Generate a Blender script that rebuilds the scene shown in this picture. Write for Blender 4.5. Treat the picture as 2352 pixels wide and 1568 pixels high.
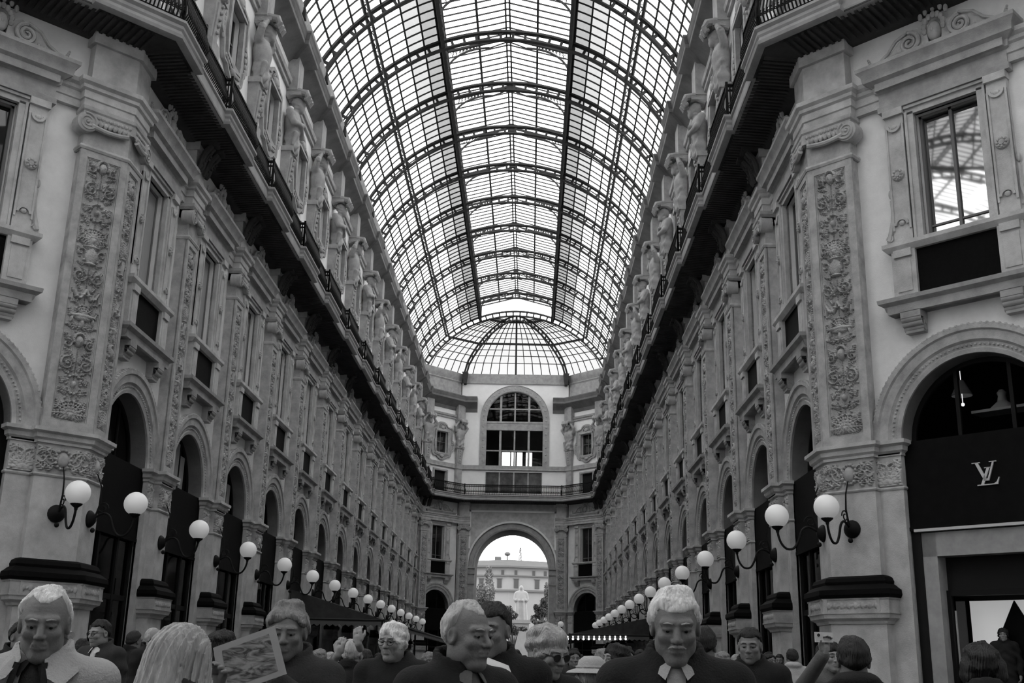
import bpy, bmesh, math, random
import numpy as np
from mathutils import Vector, Matrix
random.seed(7); np.random.seed(7)
for o in list(bpy.data.objects): bpy.data.objects.remove(o)
S = bpy.context.scene
COL = S.collection
R_ = math.radians

# ---------------------------------------------------------------- camera
PITCH, YAW, ROLL = R_(16.397), R_(-1.2012), R_(1.2637)
cp, sp, cy_, sy_ = math.cos(PITCH), math.sin(PITCH), math.cos(YAW), math.sin(YAW)
FW = Vector((sy_*cp, cy_*cp, sp)); RT0 = Vector((cy_, -sy_, 0)); UP0 = RT0.cross(FW)
RT = math.cos(ROLL)*RT0 + math.sin(ROLL)*UP0; UP = -math.sin(ROLL)*RT0 + math.cos(ROLL)*UP0
CAMP = Vector((1.522, 0.0, 1.5)); FPX = 2524.25
cam = bpy.data.cameras.new('camera'); camo = bpy.data.objects.new('camera', cam); COL.objects.link(camo)
M = Matrix.Identity(4)
for i in range(3):
    M[i][0] = RT[i]; M[i][1] = UP[i]; M[i][2] = -FW[i]; M[i][3] = CAMP[i]
camo.matrix_world = M
cam.sensor_width = 36; cam.lens = FPX/2352*36; cam.clip_start = .05; cam.clip_end = 2000
S.camera = camo
def at(px, py, dist):
    """point seen at photo pixel px,py at horizontal distance dist (metres along y)"""
    v = FW*FPX + RT*(px-1176) - UP*(py-784)
    return CAMP + v*(dist/v.y)

# ---------------------------------------------------------------- light
SKY, EXPO, ROOF_T = 4.2, 0.0, 0.90
w = bpy.data.worlds.new('overcast_sky'); S.world = w; w.use_nodes = True
wb = w.node_tree.nodes['Background']; wb.inputs[0].default_value = (1, 1, 1, 1); wb.inputs[1].default_value = SKY
S.view_settings.view_transform = 'Standard'; S.view_settings.look = 'None'
S.view_settings.exposure = EXPO; S.view_settings.gamma = 1; S.view_settings.use_curve_mapping = False
S.cycles.max_bounces = 7; S.cycles.diffuse_bounces = 5; S.cycles.glossy_bounces = 3; S.cycles.transparent_max_bounces = 12
S.cycles.caustics_reflective = False; S.cycles.caustics_refractive = False

# ---------------------------------------------------------------- materials
def mat(name, g, rough=.7, var=0.0, scale=3.0, bump=0.0, bscale=30.0, metal=0, spec=.3, stretch=None):
    m = bpy.data.materials.new(name); m.use_nodes = True
    nt = m.node_tree; b = nt.nodes['Principled BSDF']
    b.inputs['Base Color'].default_value = (g, g, g, 1); b.inputs['Roughness'].default_value = rough
    b.inputs['Metallic'].default_value = metal; b.inputs['Specular IOR Level'].default_value = spec
    tc = nt.nodes.new('ShaderNodeTexCoord')
    src = tc.outputs['Object']
    if stretch:
        mp = nt.nodes.new('ShaderNodeMapping'); mp.inputs['Scale'].default_value = stretch
        nt.links.new(src, mp.inputs[0]); src = mp.outputs[0]
    if var:
        n = nt.nodes.new('ShaderNodeTexNoise'); n.inputs['Scale'].default_value = scale; n.inputs['Detail'].default_value = 6
        n.inputs['Roughness'].default_value = .65
        nt.links.new(src, n.inputs['Vector'])
        r = nt.nodes.new('ShaderNodeValToRGB')
        a, c = g*(1-var), min(1, g*(1+var))
        r.color_ramp.elements[0].position = .3; r.color_ramp.elements[1].position = .7
        r.color_ramp.elements[0].color = (a, a, a, 1); r.color_ramp.elements[1].color = (c, c, c, 1)
        nt.links.new(n.outputs['Fac'], r.inputs[0]); nt.links.new(r.outputs[0], b.inputs['Base Color'])
    if bump:
        n2 = nt.nodes.new('ShaderNodeTexNoise'); n2.inputs['Scale'].default_value = bscale; n2.inputs['Detail'].default_value = 4
        nt.links.new(src, n2.inputs['Vector'])
        bp = nt.nodes.new('ShaderNodeBump'); bp.inputs['Strength'].default_value = bump; bp.inputs['Distance'].default_value = .02
        nt.links.new(n2.outputs['Fac'], bp.inputs['Height']); nt.links.new(bp.outputs[0], b.inputs['Normal'])
    return m
def glass(name, trans, gloss=.06, rough=.02, dark=None):
    m = bpy.data.materials.new(name); m.use_nodes = True; nt = m.node_tree
    for n in list(nt.nodes): nt.nodes.remove(n)
    out = nt.nodes.new('ShaderNodeOutputMaterial')
    t = nt.nodes.new('ShaderNodeBsdfTransparent'); t.inputs[0].default_value = (trans, trans, trans, 1)
    g = nt.nodes.new('ShaderNodeBsdfGlossy'); g.inputs['Roughness'].default_value = rough
    fr = nt.nodes.new('ShaderNodeLayerWeight'); fr.inputs['Blend'].default_value = .5      # facing: 0 head-on, 1 grazing, on either side
    pw = nt.nodes.new('ShaderNodeMath'); pw.operation = 'POWER'; pw.inputs[1].default_value = 5
    ml = nt.nodes.new('ShaderNodeMath'); ml.operation = 'MULTIPLY_ADD'; ml.inputs[1].default_value = .8; ml.inputs[2].default_value = gloss
    nt.links.new(fr.outputs['Facing'], pw.inputs[0]); nt.links.new(pw.outputs[0], ml.inputs[0])
    mx = nt.nodes.new('ShaderNodeMixShader'); nt.links.new(ml.outputs[0], mx.inputs[0])
    src = t.outputs[0]
    if dark is not None:
        d = nt.nodes.new('ShaderNodeBsdfDiffuse'); d.inputs[0].default_value = (dark, dark, dark, 1)
        m2 = nt.nodes.new('ShaderNodeMixShader'); m2.inputs[0].default_value = .5
        nt.links.new(t.outputs[0], m2.inputs[1]); nt.links.new(d.outputs[0], m2.inputs[2]); src = m2.outputs[0]
    nt.links.new(src, mx.inputs[1]); nt.links.new(g.outputs[0], mx.inputs[2]); nt.links.new(mx.outputs[0], out.inputs[0])
    return m
def emit(name, e, g=.8):
    m = mat(name, g, .4); b = m.node_tree.nodes['Principled BSDF']
    b.inputs['Emission Color'].default_value = (1, 1, 1, 1); b.inputs['Emission Strength'].default_value = e
    return m
PLASTER = mat('pale_plaster', .78, .9, .10, 1.6, .25, 60)
UPLASTER = mat('upper_pale_plaster', .84, .9, .06, 1.2)
STONE = mat('grey_stone', .50, .9, .25, 2.2, .35, 45, spec=.12)
CARVED = mat('carved_stone', .42, .9, .3, 3.0, .3, 60, spec=.1)
UTRIM = mat('weathered_trim_stone', .36, .9, .25, 2.5, .3, 40)
CORNICE = mat('dark_cornice_stone', .17, .9, .25, 1.5, .3, 30)  # darker stone for the cornice and the reveals of the shop arches
EDGE = mat('balcony_edge_stone', .36, .85, .2, 2.0)
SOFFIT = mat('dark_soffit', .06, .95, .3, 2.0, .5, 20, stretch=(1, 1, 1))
GRANITE = mat('black_granite', .005, .7, .4, 20, spec=.06)
IRON = mat('black_iron', .010, .6, spec=.12)
ROOFIRON = mat('painted_roof_iron', .05, .8, .2, 4, spec=.1)
GBAR = mat('grey_glazing_bar', .05, .8, spec=.1)
SASH = mat('painted_sash', .16, .7)
ROOFG = glass('roof_glass', ROOF_T)
ROOFG2 = glass('grimy_roof_glass', .21)
LANTG = glass('lantern_glass', .92)
OCTG = glass('crossing_dome_glass', .40, .02)
ROOFG3 = glass('very_grimy_roof_glass', .14)
DOMEG = glass('dome_glass', .24)
PANE = glass('window_pane', .05, .10, .02, .012)
REFPANE = glass('mirroring_window_pane', .05, .52, .03, .012)
SEEPANE = glass('see_through_pane', .7, .05)
DARKPANE = glass('shop_pane', .04, .012, .05, .005)
DIMPANE = glass('dim_fanlight_pane', .75, .0)
PASSAGE = mat('dark_passage', .018, .95, .3, 1.5)  # near-black surface for the walls and soffit of the exit passage
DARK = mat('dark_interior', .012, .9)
SIGN = mat('black_fascia', .006, .7, .3, 5, spec=.06)
PORTAL = mat('shop_portal_stone', .34, .8, .2, 3)
FLOORM = mat('mosaic_floor', .055, .5, .35, .7)
GLOBE = emit('opal_globe', .16, .72)
BULB = emit('lit_bulb', 1.6, .9)
BLIND = mat('window_blind', .32, .9, .1, 6, stretch=(12, 1, .3))
CANVAS = mat('awning_canvas', .045, .95, .3, 3)
LETTER = mat('pale_letters', .55, .4)

# ---------------------------------------------------------------- mesh builder
class MB:
    def __init__(s): s.v = []; s.f = []; s.mi = []; s.cur = 0
    def add(s, vs, fs):
        o = len(s.v); s.v += [tuple(p) for p in vs]
        for f in fs: s.f.append(tuple(i+o for i in f)); s.mi.append(s.cur)
        return s
    def box(s, x0, x1, y0, y1, z0, z1):
        v = [(x, y, z) for z in (z0, z1) for y in (y0, y1) for x in (x0, x1)]
        return s.add(v, [(0, 2, 3, 1), (4, 5, 7, 6), (0, 1, 5, 4), (2, 6, 7, 3), (0, 4, 6, 2), (1, 3, 7, 5)])
    def quad(s, a, b, c, d): return s.add([a, b, c, d], [(0, 1, 2, 3)])
    def extr(s, poly, y0, y1):
        """polygon of (x,z) extruded along y"""
        n = len(poly); v = [(x, y0, z) for x, z in poly] + [(x, y1, z) for x, z in poly]
        f = [tuple(range(n)), tuple(range(2*n-1, n-1, -1))] + [(i, i+n, (i+1) % n+n, (i+1) % n) for i in range(n)]
        return s.add(v, f)
    def lathe(s, prof, c=(0, 0, 0), n=20, axis='z', a0=0, a1=2*math.pi):
        full = abs(a1-a0-2*math.pi) < 1e-6; k = n if full else n+1; v = []
        for r, h in prof:
            for i in range(k):
                a = a0+(a1-a0)*i/n; p = (r*math.cos(a), r*math.sin(a), h)
                if axis == 'y': p = (p[0], p[2], p[1])
                if axis == 'x': p = (p[2], p[0], p[1])
                v.append((p[0]+c[0], p[1]+c[1], p[2]+c[2]))
        f = [(j*k+i, j*k+(i+1) % k, (j+1)*k+(i+1) % k, (j+1)*k+i) for j in range(len(prof)-1) for i in range(k if full else k-1)]
        return s.add(v, f)
    def sph(s, c, r, n=14, sc=(1, 1, 1)):
        m = max(6, n//2+2)
        prof = [(max(1e-4, math.sin(math.pi*j/m))*r, -math.cos(math.pi*j/m)*r) for j in range(m+1)]
        o = len(s.v); s.lathe(prof, (0, 0, 0), n)
        for i in range(o, len(s.v)):
            p = s.v[i]; s.v[i] = (p[0]*sc[0]+c[0], p[1]*sc[1]+c[1], p[2]*sc[2]+c[2])
        return s
    def tube(s, pts, r, n=8, caps=True):
        pts = [Vector(p) for p in pts]; k = len(pts); rs = r if hasattr(r, '__len__') else [r]*k
        v = []; prev = None
        for i, p in enumerate(pts):
            t = (pts[min(i+1, k-1)]-pts[max(i-1, 0)]).normalized()
            if prev is None: a = t.orthogonal().normalized()
            else: a = (prev - t*prev.dot(t)); a = a.normalized() if a.length > 1e-6 else t.orthogonal().normalized()
            prev = a; b = t.cross(a)
            for j in range(n):
                q = 2*math.pi*j/n; v.append(p+(a*math.cos(q)+b*math.sin(q))*rs[i])
        f = [(i*n+j, i*n+(j+1) % n, (i+1)*n+(j+1) % n, (i+1)*n+j) for i in range(k-1) for j in range(n)]
        if caps: f += [tuple(range(n-1, -1, -1)), tuple(range((k-1)*n, k*n))]
        return s.add(v, f)
    def bar(s, a, b, w, h=None, up=(0, 0, 1)):
        """rectangular bar from a to b, w wide and h deep along up"""
        a, b = Vector(a), Vector(b); h = h or w; t = (b-a).normalized(); u = Vector(up); u = (u-t*u.dot(t))
        u = u.normalized() if u.length > 1e-5 else t.orthogonal().normalized()
        x = t.cross(u)*(w/2); u = u*(h/2)
        v = [a-x-u, a+x-u, a+x+u, a-x+u, b-x-u, b+x-u, b+x+u, b-x+u]
        return s.add(v, [(3, 2, 1, 0), (4, 5, 6, 7), (0, 1, 5, 4), (1, 2, 6, 5), (2, 3, 7, 6), (3, 0, 4, 7)])
    def sweep(s, path, prof, close=True):
        """profile of (offset, z) swept along a plan polyline, offset to its left side, mitred"""
        P = [Vector((p[0], p[1])) for p in path]; k = len(P); ms = []
        for i in range(k):
            ns = []
            for a, b in ((i-1, i), (i, i+1)):
                if a >= 0 and b < k:
                    d = (P[b]-P[a]).normalized(); ns.append(Vector((-d.y, d.x)))
            if len(ns) == 2: m = (ns[0]+ns[1])/max(.25, 1+ns[0].dot(ns[1]))
            else: m = ns[0]
            ms.append(m)
        q = len(prof); v = []
        for p, m in zip(P, ms):
            for o, z in prof: v.append((p.x+m.x*o, p.y+m.y*o, z))
        f = []
        for i in range(k-1):
            for j in range(q if close else q-1):
                jj = (j+1) % q; f.append((i*q+j, i*q+jj, (i+1)*q+jj, (i+1)*q+j))
        if close: f += [tuple(range(q-1, -1, -1)), tuple(range((k-1)*q, k*q))]
        return s.add(v, f)
    def arch(s, cx, cz, prof, a0=0, a1=math.pi, n=28, close=True):
        """profile of (radius, y) swept along an arc in the xz plane"""
        q = len(prof); v = []
        for i in range(n+1):
            a = a0+(a1-a0)*i/n
            for r, y in prof: v.append((cx+r*math.cos(a), y, cz+r*math.sin(a)))
        f = [(i*q+j, (i+1)*q+j, (i+1)*q+(j+1) % q, i*q+(j+1) % q) for i in range(n) for j in range(q if close else q-1)]
        if close: f += [tuple(range(q)), tuple(range((n+1)*q-1, n*q-1, -1))]
        return s.add(v, f)
    def relief(s, H, x0, x1, z0, z1, y0):
        """height field H[row z, col x] standing on the plane y=y0"""
        nz, nx = H.shape; xs = np.linspace(x0, x1, nx); zs = np.linspace(z0, z1, nz)
        X, Z = np.meshgrid(xs, zs); V = np.stack([X, y0+H, Z], -1).reshape(-1, 3)
        i = (np.arange(nz-1)[:, None]*nx+np.arange(nx-1)[None]).reshape(-1)
        F = np.stack([i, i+nx, i+nx+1, i+1], -1)
        return s.add(V.tolist(), F.tolist())
    def app(s, o, mtx):
        n = len(s.f); s.add([tuple(mtx @ Vector(p)) for p in o.v], o.f)
        if any(o.mi): s.mi[n:] = o.mi
        return s
def mesh(name, mb, mats, smooth=32):
    me = bpy.data.meshes.new(name); me.from_pydata([tuple(map(float, p)) for p in mb.v], [], mb.f)
    for m in (mats if isinstance(mats, (list, tuple)) else [mats]): me.materials.append(m)
    if any(mb.mi): me.polygons.foreach_set('material_index', mb.mi)
    if smooth is not None:
        me.polygons.foreach_set('use_smooth', [True]*len(me.polygons))
        if smooth < 180: me.set_sharp_from_angle(angle=R_(smooth))
    me.update(); return me
def obj(name, mb, mats, parent=None, loc=None, rz=0, smooth=32):
    me = mb if isinstance(mb, bpy.types.Mesh) else mesh(name, mb, mats, smooth)
    o = bpy.data.objects.new(name, me); COL.objects.link(o)
    if parent: o.parent = parent
    if loc: o.location = loc
    o.rotation_euler.z = rz
    return o
def tag(o, label, cat, group=None, kind=None):
    if label: o['label'] = label
    if cat: o['category'] = cat
    if group: o['group'] = group
    if kind: o['kind'] = kind
    return o
def struct(name, mb, m, smooth=32):
    o = obj(name, mb, m, smooth=smooth); o['kind'] = 'structure'; return o
def thing(name, label, cat, loc=(0, 0, 0), rz=0, group=None):
    o = bpy.data.objects.new(name, None); COL.objects.link(o); o.location = loc; o.rotation_euler.z = rz
    o.empty_display_size = .2
    return tag(o, label, cat, group)
def dup(root, loc, rz, label=None, group=None):
    kids = {}
    r = root.copy(); COL.objects.link(r); r.location = loc; r.rotation_euler.z = rz
    if label: r['label'] = label
    if group: r['group'] = group
    for ch in KIDS[root.name]:
        c = ch.copy(); COL.objects.link(c); c.parent = r
        for g in KIDS.get(ch.name, ()):
            d = g.copy(); COL.objects.link(d); d.parent = c
    return r
KIDS = {}
def reg(root):
    """note a finished thing's parts and sub-parts once, so that copying stays quick"""
    KIDS[root.name] = list(root.children)
    for c in root.children: KIDS[c.name] = list(c.children)
    return root
ORD = ['nearest', 'second', 'third', 'fourth', 'fifth', 'sixth', 'seventh', 'eighth', 'ninth', 'tenth', 'eleventh', 'twelfth', 'thirteenth', 'fourteenth', 'fifteenth', 'sixteenth']
# ---------------------------------------------------------------- plan of the arcade
B = 4.757; YN, YF, NB = 21.4, 88.0, 14
WX, PX = 7.55, 7.25                                   # wall plane and pilaster face
sq = math.sqrt(.5)
OCT = 7.6                                              # half-way point of the octagon side in view
H_ = (PX+12*sq, YN-12*sq); G_ = (PX, YN); F_ = (PX, YF); E_ = (4.4, 91.0)
PATH = [H_, G_, F_, E_, (-E_[0], E_[1]), (-PX, YF), (-PX, YN), (-H_[0], H_[1])]   # room to the left of the path
def seg_path(pieces):
    """pieces: list of (segment, s0, s1, offset) in order; gives a plan polyline with square jogs"""
    out = []
    for i, (k, s0, s1, d) in enumerate(pieces):
        a, b = Vector(PATH[k]), Vector(PATH[k+1]); t = (b-a).normalized(); n = Vector((-t.y, t.x)); L = (b-a).length
        s1 = L if s1 is None else s1
        first = i == 0 or pieces[i-1][0] == k
        if first: p = a+t*s0+n*d; out.append((p.x, p.y))
        if i+1 == len(pieces) or pieces[i+1][0] == k: p = a+t*s1+n*d
        else:
            c = Vector(PATH[k+2]); t2 = (c-b).normalized(); n2 = Vector((-t2.y, t2.x))
            m = (n+n2)/(1+n.dot(n2)); p = b+m*d
        out.append((p.x, p.y))
    return out
GL = YF-YN
def jogs(hw, dp, dr, corner, segs):
    """offset dp over the pilasters (half width hw) and corners, dr between"""
    res = []
    for k in segs:
        L = (Vector(PATH[k+1])-Vector(PATH[k])).length
        if k in (1, 5):
            res.append((k, 0, corner, dp))
            prev = corner
            for j in range(1, NB):
                c = j*B if k == 1 else GL-j*B
                cs = c
            cs = [j*B for j in range(1, NB)]
            if k == 5: cs = [GL-c for c in reversed(cs)]
            for c in cs:
                res.append((k, prev, c-hw, dr)); res.append((k, c-hw, c+hw, dp)); prev = c+hw
            res.append((k, prev, L-corner, dr)); res.append((k, L-corner, L, dp))
        elif k == 0: res += [(k, 0, L-6.0-corner, dr), (k, L-6.0-corner, L-6.0+corner, dp), (k, L-6.0+corner, L-corner*1.35, dr), (k, L-corner*1.35, L, dp)]
        elif k == 6: res += [(k, 0, corner*1.35, dp), (k, corner*1.35, 6.0-corner, dr), (k, 6.0-corner, 6.0+corner, dp), (k, 6.0+corner, L, dr)]
        else: res.append((k, 0, L, dp))
    return res
def fr(p, n):
    """rotation about z that turns local y into the direction n"""
    return math.atan2(-n[0], n[1])
def bays():
    """(loc, rz, phrase, key) of every facade bay"""
    out = []
    for sgn, side in ((-1, 'left'), (1, 'right')):
        rz = R_(90)*sgn
        u = 2.94; c = (sgn*(PX+u*sq+.3*sq), YN-u*sq+.3*sq, 0)
        out.append((c, R_(135)*sgn, f'on the {side} corner wall beside the broad pilaster', ('O', side, 0)))
        for i in range(NB):
            y = YN+B*(i+.5)+(.18 if i == 0 else 0)
            out.append(((sgn*WX, y, 0), rz, f'{ORD[i] if i else "first"} along the {side} arcade from the near corner', ('G', side, i)))
        a, b = Vector((sgn*4.4, 91)), Vector((sgn*PX, 88)); t = (b-a).normalized(); n = Vector((t.y, -t.x))*(1 if sgn > 0 else -1)
        if n.y > 0: n = -n
        mid = (a+b)/2-n*.3
        out.append(((mid.x, mid.y, 0), fr(None, n), f'on the slanting wall {side} of the exit arch', ('F', side, 0)))
    return out
BAYS = bays()
ARH, ARZ, AR1 = 1.45, 5.71, 1.98                       # arch half width, springing, outer radius
WHW, WZ0, WZ1 = .64, 9.55, 12.26                       # tall window opening
UHW, UZ0, UZ1 = .62, 18.25, 20.0                       # upper window opening
DHW, DZ0, DZ1 = .66, 14.82, 16.75                      # balcony door
def wall_lower(hw):
    b = MB()
    for s in (-1, 1):
        b.quad((s*hw, 0, 0), (s*ARH, 0, 0), (s*ARH, 0, ARZ), (s*hw, 0, ARZ))
        b.quad((s*hw, 0, ARZ), (s*ARH, 0, ARZ), (s*ARH, 0, 7.9), (s*hw, 0, 7.9))
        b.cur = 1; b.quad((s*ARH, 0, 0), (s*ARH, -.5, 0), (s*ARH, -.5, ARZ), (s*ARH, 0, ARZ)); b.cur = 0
        b.quad((s*hw, 0, WZ0), (s*WHW, 0, WZ0), (s*WHW, 0, WZ1), (s*hw, 0, WZ1))
        b.quad((s*WHW, 0, WZ0), (s*WHW, -.25, WZ0), (s*WHW, -.25, WZ1), (s*WHW, 0, WZ1))
    n = 40
    for i in range(n):
        a, c = math.pi*i/n, math.pi*(i+1)/n
        p, q = (ARH*math.cos(a), ARZ+ARH*math.sin(a)), (ARH*math.cos(c), ARZ+ARH*math.sin(c))
        b.quad((p[0], 0, p[1]), (q[0], 0, q[1]), (q[0], 0, 7.9), (p[0], 0, 7.9))
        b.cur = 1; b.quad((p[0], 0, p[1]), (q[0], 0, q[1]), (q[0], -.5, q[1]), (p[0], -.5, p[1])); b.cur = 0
    b.quad((-hw, 0, 7.9), (hw, 0, 7.9), (hw, 0, WZ0), (-hw, 0, WZ0))
    b.quad((-hw, 0, WZ1), (hw, 0, WZ1), (hw, 0, 14.85), (-hw, 0, 14.85))
    b.quad((-WHW, 0, WZ1), (WHW, 0, WZ1), (WHW, -.25, WZ1), (-WHW, -.25, WZ1))
    b.quad((-WHW, 0, WZ0), (WHW, 0, WZ0), (WHW, -.25, WZ0), (-WHW, -.25, WZ0))
    return b
def wall_upper(hw):
    b = MB()
    for s in (-1, 1):
        for h, z0, z1 in ((DHW, 14.8, DZ1), (UHW, UZ0, UZ1)):
            b.quad((s*hw, 0, z0), (s*h, 0, z0), (s*h, 0, z1), (s*hw, 0, z1))
            b.quad((s*h, 0, z0), (s*h, -.22, z0), (s*h, -.22, z1), (s*h, 0, z1))
    b.quad((-hw, 0, DZ1), (hw, 0, DZ1), (hw, 0, UZ0), (-hw, 0, UZ0)); b.quad((-hw, 0, UZ1), (hw, 0, UZ1), (hw, 0, 23.1), (-hw, 0, 23.1))
    for h, z in ((DHW, DZ1), (UHW, UZ0), (UHW, UZ1)): b.quad((-h, 0, z), (h, 0, z), (h, -.22, z), (-h, -.22, z))
    return b
LOW = {'left': MB(), 'right': MB()}; UPW = {'left': MB(), 'right': MB()}
for loc, rz, ph, (t, side, i) in BAYS:
    mtx = Matrix.Translation(loc) @ Matrix.Rotation(rz, 4, 'Z')
    hw = {'O': 3.12, 'G': B/2+.02, 'F': 2.1}[t]
    if t == 'G' and i == 0: hw = B/2+.22
    LOW[side].app(wall_lower(hw), mtx); UPW[side].app(wall_upper(hw), mtx)
for side in ('left', 'right'):
    s = -1 if side == 'left' else 1
    b = LOW[side]                                       # rest of the octagon side and a thickness behind the facade
    p0, p1 = (s*(PX+6.05*sq+.3*sq), YN-6.05*sq+.3*sq), (s*(PX+16*sq), YN-16*sq+.3)
    b.quad((*p0, 0), (*p1, 0), (*p1, 23), (*p0, 23))
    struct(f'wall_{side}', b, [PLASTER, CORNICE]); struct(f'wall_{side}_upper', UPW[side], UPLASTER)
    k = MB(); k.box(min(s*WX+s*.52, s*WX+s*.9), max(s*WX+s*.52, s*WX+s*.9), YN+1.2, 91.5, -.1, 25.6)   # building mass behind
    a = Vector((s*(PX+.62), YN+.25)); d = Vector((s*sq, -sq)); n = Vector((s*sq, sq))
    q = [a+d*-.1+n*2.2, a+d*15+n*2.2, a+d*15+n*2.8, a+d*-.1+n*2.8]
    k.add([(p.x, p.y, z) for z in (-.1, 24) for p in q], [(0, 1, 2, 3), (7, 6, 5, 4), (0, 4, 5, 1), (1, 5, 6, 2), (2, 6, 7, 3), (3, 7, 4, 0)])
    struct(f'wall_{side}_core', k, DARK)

# floor
fl = MB(); fl.quad((-45, -30, 0), (45, -30, 0), (45, 320, 0), (-45, 320, 0)); struct('floor', fl, FLOORM)

# ---------------------------------------------------------------- carved ornament as height fields
def canvas(nx, nz, w, h): return dict(H=np.zeros((nz, nx)), nx=nx, nz=nz, w=w, h=h)
def blob(c, x, z, rx, rz, hgt, ang=0, p=.5, mirror=True):
    for sx in ((1, -1) if mirror and abs(x) > 1e-6 else (1,)):
        px, pa = x*sx, ang*sx
        m = max(rx, rz)
        i0 = int(np.clip((px-m+c['w']/2)/c['w']*(c['nx']-1), 0, c['nx']-1)); i1 = int(np.clip((px+m+c['w']/2)/c['w']*(c['nx']-1)+2, 0, c['nx']))
        j0 = int(np.clip((z-m)/c['h']*(c['nz']-1), 0, c['nz']-1)); j1 = int(np.clip((z+m)/c['h']*(c['nz']-1)+2, 0, c['nz']))
        if i1 <= i0 or j1 <= j0: continue
        X = np.arange(i0, i1)/(c['nx']-1)*c['w']-c['w']/2-px; Z = np.arange(j0, j1)/(c['nz']-1)*c['h']-z
        X, Z = np.meshgrid(X, Z); ca, sa = math.cos(pa), math.sin(pa)
        U, V = X*ca+Z*sa, -X*sa+Z*ca
        q = 1-(U/rx)**2-(V/rz)**2
        hh = hgt*np.clip(q, 0, 1)**p
        c['H'][j0:j1, i0:i1] = np.maximum(c['H'][j0:j1, i0:i1], hh)
def stroke(c, pts, r0, r1, hgt):
    n = len(pts)
    for i, (x, z) in enumerate(pts):
        r = r0+(r1-r0)*i/max(1, n-1); blob(c, x, z, r, r, hgt*(.6+.4*r/max(r0, r1)))
def spiral(x, z, R, turns, a0, dirn=1, n=46):
    return [(x+R*(1-t)*math.cos(a0+dirn*turns*2*math.pi*t), z+R*(1-t)*math.sin(a0+dirn*turns*2*math.pi*t)) for t in np.linspace(0, .93, n)]
def leaf(c, x, z, L, ang, hgt, lobes=4, wid=.32):
    for i in range(lobes):
        t = (i+.6)/lobes; s = L*wid*(1-t*.6)
        cx, cz = x+L*t*math.sin(ang), z+L*t*math.cos(ang)
        blob(c, cx, cz, s*.45, L/lobes*.75, hgt*(1-.3*t), -ang)
        for q in (-1, 1):
            blob(c, cx+q*s*.7*math.cos(ang), cz-q*s*.7*math.sin(ang), s*.32, s*.75, hgt*.75, -ang-q*.8)
def vase(c, z, w, h, hgt):
    for t in np.linspace(0, 1, 16):
        r = w*(.25+.75*math.sin(math.pi*min(1, t*1.15))**.8) if t < .87 else w*.7
        blob(c, 0, z+h*t, r, h/16*1.5, hgt*(.75+.25*math.sin(math.pi*t)), 0, .35)
    blob(c, 0, z+h, w*1.15, h*.07, hgt*1.1, 0, .3); blob(c, 0, z, w*.8, h*.08, hgt, 0, .3)
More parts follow.
